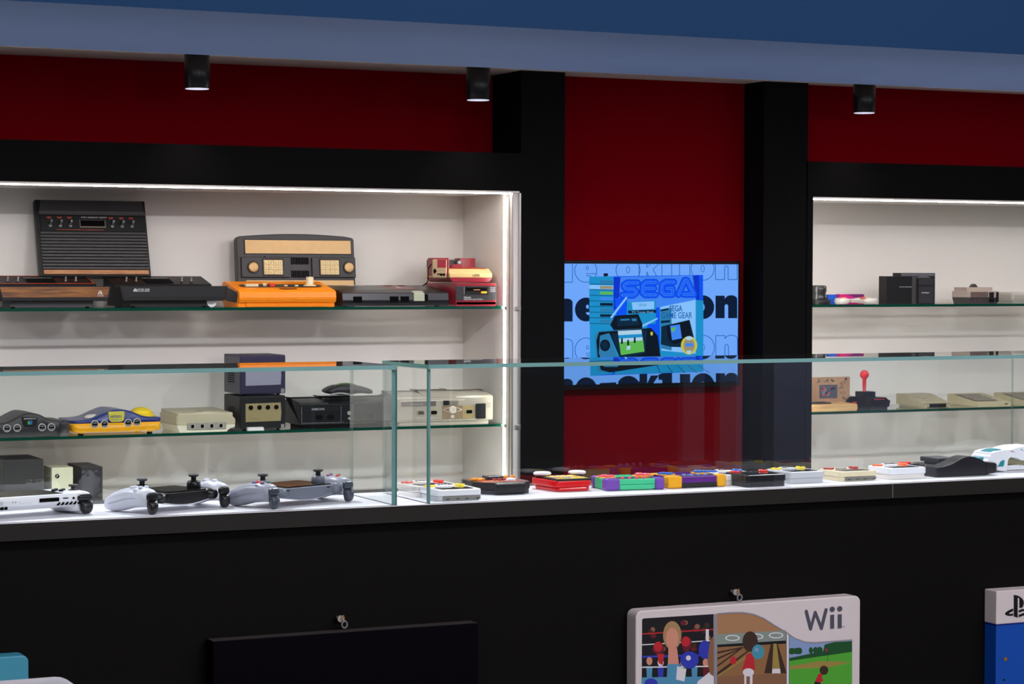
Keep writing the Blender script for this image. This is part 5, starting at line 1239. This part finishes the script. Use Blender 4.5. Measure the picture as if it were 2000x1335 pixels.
# lettering across the top
def STK(mi, pts, w, cap=True):
    for (x0, y0), (x1, y1) in zip(pts, pts[1:]):
        l = math.hypot(x1-x0, y1-y0) or 1; nx, ny = -(y1-y0)/l*w/2, (x1-x0)/l*w/2
        SP(mi, [(x0+nx, y0+ny), (x1+nx, y1+ny), (x1-nx, y1-ny), (x0-nx, y0-ny)])
    for p in (pts if cap else pts[1:-1]): SP(mi, circ(p[0], p[1], w/2, 10))
SG = {'S': [(1244, 552), (1224, 552), (1218, 556), (1218, 560), (1222, 564), (1236, 564), (1241, 568), (1241, 572), (1236, 576), (1214, 576)],
      'E': [(1279, 551), (1261, 551), (1255, 556), (1254, 571), (1259, 575.5), (1279, 575.5)], 'E2': [(1256, 563), (1276, 563)],
      'G': [(1315, 550.5), (1299, 550.5), (1292, 555), (1291, 570), (1297, 575), (1312, 575), (1312, 563), (1302, 563)],
      'A': [(1324, 575), (1336, 547), (1340, 547), (1354, 574.5), (1334, 574.5)]}
for c_, w_ in ((DB, 13.5), (BLU, 12), (MID, 4.6), (BLU, 2.2)):
    for q in SG.values(): STK(c_, q, w_)
# boxes
SP(CYAN, [(1223, 589), (1280, 586.5), (1279, 632), (1223, 634)]); SP(PALE, [(1232, 590), (1276, 588), (1276, 603), (1234, 605)]); SP(NAVY, [(1225, 606), (1280, 604.5), (1280, 610.5), (1225, 612)])
TX(TG, 'SEGA', 1246, 597.5, 5, 15); TX(PALE, 'TV Tuner Pack', 1232, 611, 3.6, 43)
SP(PALE, [(1288, 599), (1357, 585), (1357, 690), (1290, 684)]); SP(CYAN, [(1357, 585), (1372, 587), (1372, 700), (1357, 692)]); SP(TG, [(1288, 604), (1310, 600), (1310, 684), (1290, 680)])
SP(DTEAL, [(1289, 604), (1304, 601), (1304, 605), (1289, 608)]); SP(DTEAL, [(1289, 626), (1307, 624.5), (1307, 629), (1289, 631)])
TX(OUT, 'SEGA', 1306, 608, 12, 25, off=.02); TX(OUT, 'GAME GEAR', 1290, 621.5, 12, 60, off=.01)
# handheld in the box picture
SP(DTEAL, [(1290, 637), (1345, 624), (1356, 668), (1340, 678), (1310, 677), (1289, 672)]); SP(BLK, [(1300, 636), (1345, 626), (1350, 660), (1315, 672), (1303, 662)]); SP(MID, [(1307, 636), (1326, 633), (1330, 660), (1311, 664)]); SP(GRN, [(1309, 640), (1318, 638), (1316, 646), (1311, 648)])
# antenna, tuner and the large handheld
SP(PALE, [(1190, 619), (1193, 622), (1224, 581), (1221, 579)]); SP(PALE, [(1253, 634), (1282, 620), (1283, 623), (1254, 638)])
SP(BLK, [(1200, 616), (1245, 613), (1253, 632), (1252, 648), (1200, 648), (1190, 634)]); SP(DTEAL, [(1204, 621), (1243, 618.5), (1248, 634), (1204, 637)]); SP(TG, [(1232, 622), (1241, 621.5), (1242, 626), (1233, 627)]); SP(TG, [(1210, 623), (1228, 622), (1228, 625), (1210, 626)])
SP(TG, [(1160, 655), (1168, 646), (1270, 640), (1282, 655), (1290, 700), (1286, 712), (1190, 727), (1168, 724), (1163, 712)])
SP(BLK, [(1168, 648), (1270, 640), (1283, 655), (1289, 700), (1286, 712), (1190, 727), (1172, 722), (1166, 700), (1163, 665)])
SP(TG, [(1170, 655), (1188, 650), (1196, 668), (1210, 700), (1205, 716), (1178, 716), (1168, 690)])
SP(BLK, circ(1180, 674, 10, 20, 11.5)); SP(DTEAL, circ(1180, 674, 7, 16, 8))
SP(CYAN, [(1188, 654), (1190, 654), (1206, 694), (1204, 695)])
SP(DTEAL, [(1192, 652), (1262, 644), (1258, 690), (1212, 700)])
SP(LT, [(1205, 646), (1251, 643.5), (1257, 686), (1211, 693)]); SP(CYAN, [(1206, 654), (1252, 651.5), (1253, 658), (1207, 661)]); SP(GRN, [(1208, 668), (1254.5, 664), (1257, 686), (1211, 693)])
for x, y in ((1213, 665), (1225, 668), (1238, 663)): SP(BLK, [(x-1.5, y-5), (x+1.5, y-5), (x+2, y+6), (x-2, y+6)])
SP(LT, [(1223, 675), (1230, 675), (1229, 682), (1222, 683)]); SP(YEL, circ(1271, 651, 2.5, 10, 4))
# floor tiles and seal
for i in range(5): SP(DTEAL, [(1280+i*20, 712), (1281+i*20, 712), (1289+i*24, 728), (1287.6+i*24, 728)])
SP(YEL, circ(1344, 674, 16, 18, 18)); SP(TAN, circ(1344, 674, 11, 14, 15)); SP(LT, circ(1344, 660, 7, 12, 4)); SP(MID, [(1337, 670), (1352, 669.5), (1352, 676), (1337, 676.5)]); SP(LT, [(1339, 684), (1349, 684), (1346, 691), (1341, 691)])
b.build('screen', mts, T)
# ============================================================ wall boxes on the counter front
YP = 4.082
def poster(label, pxl, pxr, ptop, front, d=.040, hgt=.5, r=.006):
    a = onY(pxl, ptop, YP); x0 = a.x; x1 = onY(pxr, ptop, YP).x; z1 = a.z
    t = thing('display_box', label, 'display box', (x0, YP, z1-hgt), group='large printed boxes hanging on the counter front')
    W = x1-x0
    pts = rrect(0, 0, W, hgt, r, 4)
    b = MB(); b.prism(pts, 'y', 0, d, .0025); b.build('carton', front, t)
    return t, x0, z1-hgt, W, hgt
def screw_eye(px, py, label):
    p = onY(px, py, 4.105); t = thing('screw_eye', label, 'hook', p, group='brass screw eyes above the hanging boxes')
    brass = mat('brass', rgb(200, 160, 90), .3, metal=.9); 
    b = MB(); b.cyl((-.002, .0, 0), .0065, .006, 'y', 20); b.cyl((-.002, .006, 0), .0035, .015, 'y', 10); b.build('wall_plug', mat('clear_washer', rgb(170, 160, 158), .3), t)
    b = MB(); b.tube([(.002+.006*math.cos(a)*.55, -.002+.002*math.cos(a), .007*math.sin(a)) for a in [2*PI*i/18 for i in range(18)]], .0011, 6, True); b.build('brass_ring', brass, t)
    b = MB(); b.tube([(.004+.0055*math.cos(a), -.003, -.011+.0065*math.sin(a)) for a in [2*PI*i/18 for i in range(18)]], .0018, 8, True); b.build('clear_ring', mat('frosted_ring', rgb(120, 122, 128), .3), t)
M_card = mat('white_coated_card', rgb(222, 212, 214), .45, var=.02)
# box with four sports pictures
t, X0, Z0, W, Hh = poster('white display box with sports game pictures and grey lettering, hanging on the counter', 1242, 1680.5, 1192.8, M_card, hgt=.56, r=.014)
def Q(px, py, l=1): p = onY(px, py, YP); return Vector((p.x-X0, -.0004-.000012*l, max(p.z-Z0, .0)))
am = [('print_black', 14, 12, 18), ('print_red', 170, 30, 40), ('print_white', 200, 196, 204), ('print_blue', 40, 50, 160), ('print_light_blue', 70, 130, 165), ('print_brown', 120, 84, 60), ('print_tan', 150, 110, 78), ('print_lane', 130, 92, 58), ('print_dark_brown', 52, 34, 26), ('print_olive', 140, 120, 60), ('print_green', 70, 150, 44), ('print_dark_green', 20, 70, 34), ('print_skyblue', 120, 140, 180), ('print_pale_teal', 120, 132, 124), ('print_grey', 128, 126, 138), ('print_letter_grey', 70, 70, 84), ('print_skin', 190, 128, 110), ('print_ball_teal', 60, 130, 150), ('print_hair', 150, 120, 80), ('print_maroon', 90, 20, 30)]  # first ink is plain near-black
mats_ = [mat(n, rgb(r, g, b_, 1.35), .4, var=.03) for n, r, g, b_ in am]
(BK, RD, WH, BL, LB, BR, TN, LN, DBR, OL, GR, DG, SK, PT, GY, LG, SN, BT, HR, MR_) = range(20)
b = MB(); L = [0]
def S(mi, pts): L[0] += 1; b.poly([Q(x, y, L[0]) for x, y in pts], mi)
B0 = 1400
S(BK, [(1254, 1209), (1257, 1207), (1393.5, 1198.5), (1393.5, B0), (1253, B0)])
rn = random.Random(5)
for i in range(26):
    x = 1262+rn.random()*125; y = 1215+rn.random()*55; S(rn.choice((MR_, DBR, BR)), circ(x, y, 4+3*rn.random(), 10, 5))
S(RD, [(1254, 1236), (1393, 1227), (1393, 1229.5), (1254, 1238.5)]); S(WH, [(1253, 1257.5), (1393, 1249), (1393, 1251), (1253, 1259.5)]); S(BL, [(1253, 1280), (1393, 1276), (1393, 1280), (1253, 1284)])
for i in range(6):
    x = 1268+i*22; S((SN, WH, BR, SN, WH, SN)[i], circ(x, 1290+(i % 2)*3, 6, 12, 8)); S((LB, BL, RD, GR, LB, MR_)[i], [(x-6, 1300), (x+6, 1300), (x+5, 1322), (x-5, 1322)])
S(WH, [(1253, 1301), (1393, 1299), (1393, 1301.5), (1253, 1303.5)]); S(LB, [(1253, 1322), (1393, 1320), (1393, B0), (1253, B0)])
S(WH, [(1378, 1228), (1384, 1228), (1384, 1252), (1378, 1252)])
# plain boxer figure with no face
S(HR, circ(1312.5, 1240, 18, 22, 28)); S(SN, circ(1312.5, 1246, 12.5, 20, 21)); S(SN, [(1305, 1265), (1322, 1265), (1326, 1300), (1304, 1300)]); S(LB, [(1303, 1296), (1328, 1296), (1330, 1325), (1302, 1325)])
for cx, cy in ((1286, 1265), (1340, 1255)): S(MR_, circ(cx, cy, 10.5, 18, 13)); S(RD, circ(cx-1, cy-3, 8.5, 16, 10))
S(RD, [(1283, 1276), (1297, 1276), (1294, 1298), (1286, 1294)])
for cx, cy, rx, ry in ((1376, 1268, 12, 18), (1346, 1288, 18, 17)): S(BL, circ(cx, cy, rx, 20, ry))
S(WH, circ(1344, 1284, 5, 12, 5)); S(WH, [(1322, 1300), (1340, 1306), (1336, 1330), (1320, 1326)]); S(WH, [(1345, B0), (1362, 1330), (1393.5, 1305), (1393.5, B0)]); S(BR, [(1386, 1250), (1393.5, 1240), (1393.5, 1320), (1386, 1315), (1381, 1290)])
S(BL, circ(1271, 1334, 13, 20, 10))
# bowling lane
S(TN, [(1400, 1198.5), (1425, 1195.5), (1450, 1195.5), (1470, 1199), (1490, 1207), (1510, 1221), (1534.5, 1234), (1534.5, B0), (1400, B0)])
S(PT, [(1400, 1238), (1534.5, 1230), (1534.5, 1250), (1400, 1258)]); S(BK, [(1400, 1258), (1534.5, 1250), (1534.5, 1256), (1400, 1263)])
for cx in (1430, 1476, 1515): S(WH, circ(cx, 1245-(cx-1430)*.06, 14.5, 20, 6)); S(PT, circ(cx, 1245-(cx-1430)*.06, 11.5, 20, 4))
S(LN, [(1400, 1263), (1534.5, 1256), (1534.5, B0), (1400, B0)])
for o_ in (0, 12, 26): S(DBR, [(1400, 1276+o_), (1400, 1272+o_), (1450, 1262), (1452, 1263.5)])
S(DBR, [(1400, 1312), (1462, 1268), (1466, 1268), (1400, 1320)]); S(OL, [(1400, 1318), (1462, 1277), (1464, 1280), (1402, 1320)])
S(DBR, [(1505, 1256), (1518, 1256), (1536, 1314), (1492, 1314)]); S(OL, [(1510, 1256), (1516, 1256), (1524, 1314), (1507, 1314)]); S(WH, [(1508, 1305), (1523, 1305), (1524, 1314), (1507, 1314)])
S(BR, [(1400, 1320), (1534.5, 1314), (1534.5, B0), (1400, B0)])
S(RD, circ(1431.5, 1289, 6.2, 18, 8)); S(RD, [(1458, 1276), (1471, 1276), (1474, 1308), (1449, 1307)]); S(WH, circ(1461, 1312, 11, 18, 8)); S(WH, [(1453, 1316), (1457, 1316), (1457, B0), (1453, B0)]); S(WH, [(1464, 1316), (1469, 1316), (1469, B0), (1464, B0)])
S(DBR, circ(1464.5, 1252, 15, 24, 20)); S(BT, circ(1480, 1272, 12.3, 24, 14.5)); S(SK, circ(1477, 1268, 4, 12, 4))
# golf green
S(SK, [(1541, 1240), (1552, 1247), (1572, 1254.5), (1590, 1255), (1663.5, 1249.5), (1663.5, 1290), (1541, 1290)])
S(DG, [(1610, 1258), (1628, 1253), (1663.5, 1251), (1663.5, 1268), (1606, 1274)]); S(DG, [(1541, 1284), (1600, 1272), (1663.5, 1264), (1663.5, 1278), (1541, 1292)])
for cx, r_ in ((1546, 7), (1556, 7.5), (1583, 4), (1592, 5), (1600, 6), (1561, 5)): S(DG, circ(cx, 1271-(cx-1541)*.04, r_, 14, 6.5))
S(GR, [(1541, 1290), (1580, 1284), (1663.5, 1272), (1663.5, B0), (1541, B0)]); S(OL, [(1541, 1300), (1600, 1290), (1663.5, 1292), (1620, 1302), (1541, 1306)])
S(BK, [(1614.7, 1266), (1615.3, 1266), (1615.8, 1290), (1615, 1290)]); S(RD, [(1610, 1268), (1615, 1265), (1615, 1273)])
S(RD, [(1598, 1314), (1606, 1316), (1602, 1334), (1590, 1332)]); S(DBR, circ(1608.5, 1308, 8.5, 20, 9)); S(RD, circ(1604.5, 1327, 2.6, 10, 3)); S(BK, [(1590, 1330), (1602, 1332), (1600, B0), (1592, B0)])
# grey rule around the wave and the white fields
S(GY, [(1394.5, 1198.3), (1400, 1197.8), (1400, B0), (1394.5, B0)])
wv = [(1400, 1196.5), (1425, 1194.3), (1450, 1194), (1472, 1197.5), (1492, 1206), (1512, 1219), (1534, 1232), (1552, 1244.5), (1572, 1252), (1592, 1253), (1664, 1247.5)]
L[0] += 1; b.mi = GY; pts = [Q(x, y, L[0]) for x, y in wv]
for p, q in zip(pts, pts[1:]): b.poly([p, q, q-Vector((0, 0, .0028)), p-Vector((0, 0, .0028))], GY)
L[0] += 1; S(GY, [(1535, 1234), (1540.5, 1238), (1540.5, B0), (1535, B0)]); S(WH, [(1536, 1236), (1539.5, 1240), (1539.5, B0), (1536, B0)])
b.build('printed_pictures', mats_, t)
b = MB(); b.mi = 0
s1 = mpp(onY(1600, 1200, YP))
def strk(pts, w):
    L[0] += 1; v = [Q(x, y, 3+L[0]*.2) for x, y in pts]
    for p, q in zip(v, v[1:]):
        d_ = (q-p).normalized()*w*.5; n_ = Vector((-d_.z, 0, d_.x)); b.poly([p+n_, q+n_, q-n_, p-n_], 0)
    for p in v: b.poly([p+Vector((math.cos(a)*w*.5, -.00003, math.sin(a)*w*.5)) for a in [2*PI*i/12 for i in range(12)]], 0)
strk([(1574.5, 1193.5), (1583, 1227)], 7.5*s1); strk([(1583, 1227), (1592, 1195)], 6.5*s1); strk([(1592, 1195), (1604, 1226)], 6.5*s1); strk([(1604, 1226), (1613, 1190.5)], 7.5*s1)
for x in (1624.8, 1639.5):
    L[0] += 1; S(0, [(x-3.6, 1200-(x-1620)*.06), (x+3.6, 1199.6-(x-1620)*.06), (x+3.6, 1226.5-(x-1620)*.06), (x-3.6, 1227-(x-1620)*.06)]); S(0, circ(x, 1189-(x-1620)*.06, 4.9, 18, 5.1))
b.text('TM', Q(1644.5, 1225, 20), h=.0032, w=.006)
b.build('lettering', [MATS['print_letter_grey']], t)
screw_eye(1440, 1156, 'brass screw eye with a clear ring, above the white display box')
# plain dark box
t, X0, Z0, W, Hh = poster('plain blue-black display box hanging left of the white picture box', 416, 934, 1252.5, mat('satin_blue_black_card', rgb(7, 4, 12), .6, spec=.04), d=.042)
b = MB(); b.box(.001, .004, Hh-.0004, W-.001, .036, Hh+.0004); b.build('top_flap', mat('grey_black_card', rgb(62, 56, 56), .5), t)
screw_eye(668, 1208, 'brass screw eye with a clear ring, above the dark display box')
# blue and white box at the right
t, X0, Z0, W, Hh = poster('blue display box with a white top band and black logo, at the right edge', 1946.5, 2150, 1154.5, mat('blue_coated_card', rgb(0, 72, 172, 1.1), .45, var=.03), d=.042)
zb_ = onY(1946.5, 1219, YP).z-Z0
b = MB(); b.box(-.0008, -.0008, zb_, W+.0008, .0425, Hh+.0008, b=.002); b.build('white_band', M_card, t)
b = MB(); b.box(-.0012, -.0012, zb_-.002, W+.0012, .0430, zb_+.0006); b.build('navy_line', mat('navy_print_line', rgb(10, 20, 120), .5), t)
L[0] = 0; b = MB()
def S2(mi, pts): L[0] += 1; b.poly([Q(x, y, L[0]+90) for x, y in pts], mi)
z6 = 6.207
def pz(x, y): return (1860+x/z6, 1120+y/z6)
S2(0, [pz(740, 253), pz(740, 515), pz(788, 530), pz(788, 290), pz(800, 288), pz(808, 300), pz(808, 410), pz(830, 413), pz(850, 400), pz(862, 360), pz(858, 320), pz(840, 290), pz(810, 270)][:4]+[pz(788, 262)])
S2(0, [pz(788, 262), pz(830, 285), pz(858, 320), pz(863, 360), pz(850, 400), pz(830, 413), pz(808, 410), pz(808, 300), pz(800, 288), pz(788, 290)])
S2(0, [pz(733, 418), pz(690, 435), pz(650, 458), pz(634, 478), pz(640, 495), pz(670, 507), pz(710, 508), pz(733, 502), pz(733, 476), pz(705, 484), pz(682, 482), pz(690, 470), pz(733, 450)])
S2(0, [pz(800, 440), pz(840, 425), pz(900, 428), pz(950, 440), pz(955, 460), pz(930, 478), pz(800, 525), pz(800, 495), pz(890, 460), pz(880, 450), pz(850, 452), pz(800, 468)])
b.build('logo', mat('black_print', rgb(14, 14, 18), .4), t)
b = MB()
for x, y, s_ in ((640, 1032, 18), ): S2(0, [pz(x-s_, y-s_), pz(x+s_, y-s_-6), pz(x+s_, y+s_), pz(x-s_, y+s_+6)])
b.build('gold_confetti', mat('gold_foil_bit', rgb(200, 150, 30), .3, metal=.6), t)
b = MB(); S2(0, [pz(608, 1280), pz(628, 1268), pz(642, 1284), pz(615, 1296)])
b.build('black_confetti', MATS['black_print'], t)
# turquoise box at the lower left
t, X0, Z0, W, Hh = poster('turquoise blue display box with a rounded corner, at the lower left edge', -420, 56, 1312, mat('turquoise_card', rgb(62, 150, 178, 1.1), .45, var=.03), d=.042, r=.012)
# pale rounded stand close to the camera
p = onY(58, 1331, 2.9); q = onY(160, 1331, 2.9); top_ = onY(140, 1325, 2.9).z
t = thing('foreground_stand', 'pale grey rounded top of a blurred stand at the bottom left corner', 'stand', (p.x-.25, 2.9, 0))
Ws = q.x-p.x+.25
b = MB(); b.prism(rrect(0, top_-.30, Ws, top_, .03, 6), 'y', 0, .03, .006); b.build('top_board', mat('pale_grey_board', rgb(190, 190, 200), .5), t)
b = MB(); b.box(Ws*.4, .005, .02, Ws*.6, .025, top_-.29, b=.003); b.build('post', M_alu, t)
b = MB(); b.box(Ws*.1, -.12, 0, Ws*.9, .15, .02, b=.005); b.build('base', K_dgrey, t)
